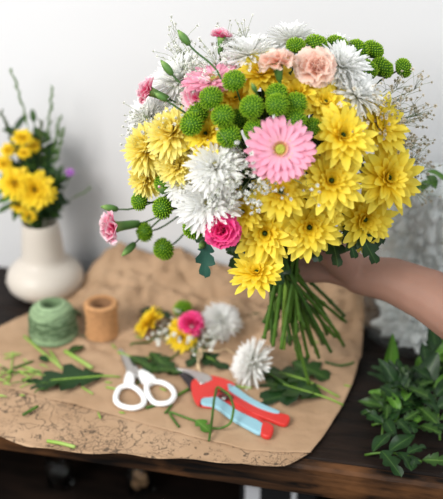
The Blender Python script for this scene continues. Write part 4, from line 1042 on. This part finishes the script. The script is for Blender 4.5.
for i,(a,tilt,lab) in enumerate(((2.9,.4,'green leaf sprig in the glass vase, left'),(4.2,.5,'green leaf sprig in the glass vase, front'),(5.2,.4,'green leaf sprig in the glass vase, right'))):
    root=empty('leaf_sprig',gc+Vector((.03*math.cos(a),.03*math.sin(a),.24))); tag(root,lab+' of the vase mouth','foliage')
    P=root.location; T=P+Vector((.05*math.cos(a),.05*math.sin(a),.055)); s=MB(); s.tube([P,P.lerp(T,.5)+Vector((0,0,.012)),T],.0012,6); s.build('stem',M['stem'],root,world=True)
    for k in range(5): put_leaf(root,P.lerp(T,.2+.18*k)+Vector((0,0,.006)),Vector((math.cos(a+(k-2)*.6),math.sin(a+(k-2)*.6),.1)),(0,0,1),leaf_mesh('gv','leafl',1,.42,bend=-.6),.035)

# ------------------------------------------------------------------ stand-ins for unidentified items on the shelf under the bench
def below(px,py,z=-.28): return on_z(px,py,z)
c=below(280,500); cr_=empty('box',c); cr_.rotation_euler=(0,0,TH); tag(cr_,'stand-in black box with white stripes on the shelf under the workbench','box')
m=MB(); m.box((-.06,-.03,0),(.06,.05,.045)); m.build('box_body',M['black'],cr_,False,.001)
for x0,x1 in ((-.052,-.028),(.022,.03)): 
    m=MB(); m.box((x0,-.0315,-.0),(x1,.0515,.0465)); m.build('stripe',M['wcard'],cr_,False)
for px,py,lab in ((140,476,'small glass jar of corks on the dark shelf under the paper\'s front edge'),(60,470,'small empty stand-in glass jar in the dark under the left of the paper')):
    c=below(px,py+14); j=empty('glass_jar',c); tag(j,lab,'jar')
    m=MB(); m.lathe([(.018,0),(.022,.003),(.022,.045),(.017,.052),(.017,.058),(.0155,.058),(.0155,.052),(.0205,.044),(.0205,.004),(.001,.003)],28); m.build('jar_body',M['glass'],j)
    if px>100:
        for k,(dx,dy,dz) in enumerate(((-.006,-.004,.010),(.008,.003,.012),(-.004,.006,.026),(.006,-.005,.030))):
            m=MB(); m.lathe([(.0065,-.007),(.007,0),(.0065,.009)],12,c+Vector((dx,dy,dz))); tag(m.build('cork',M['cork']),'stand-in brown cork inside the small glass jar on the shelf','cork','corks in the jar')

# ------------------------------------------------------------------ light, camera
w=bpy.data.worlds.new('World'); bpy.context.scene.world=w; w.use_nodes=True
w.node_tree.nodes['Background'].inputs[0].default_value=(.90,.95,1,1); w.node_tree.nodes['Background'].inputs[1].default_value=.58
def area(name,loc,target,size,size_y,power,col):
    l=bpy.data.lights.new(name,'AREA'); l.shape='RECTANGLE'; l.size=size; l.size_y=size_y; l.energy=power; l.color=col
    o=bpy.data.objects.new(name,l); C.objects.link(o); o.location=loc
    o.rotation_mode='QUATERNION'; o.rotation_quaternion=(Vector(target)-Vector(loc)).to_track_quat('-Z','Y'); return o
area('window_or_fill_light',(-1.5,-.08,1.4),(.0,1.05,.15),1.1,1.1,54,(1,.975,.94))  # daylight from the window on the left
area('window_or_fill_light',(1.5,-.7,1.7),(.25,1.1,.1),1.5,1.2,34,(.96,.98,1))  # added unseen fill lamp, lifts the dark wall, arm and vase at right
cam=bpy.data.cameras.new('camera'); co=bpy.data.objects.new('camera',cam); C.objects.link(co)
co.location=CAM; co.rotation_euler=(math.pi/2-PITCH,0,0)
cam.sensor_fit='VERTICAL'; cam.sensor_height=36; cam.lens=F*36/499
cam.clip_start=.05; cam.dof.use_dof=True; cam.dof.focus_distance=1.10; cam.dof.aperture_fstop=2.7
sc=bpy.context.scene; sc.camera=co; sc.cycles.transparent_max_bounces=32
sc.view_settings.view_transform='Standard'; sc.view_settings.look='None'; sc.view_settings.gamma=1; sc.view_settings.use_curve_mapping=False
sc.view_settings.exposure=0.1
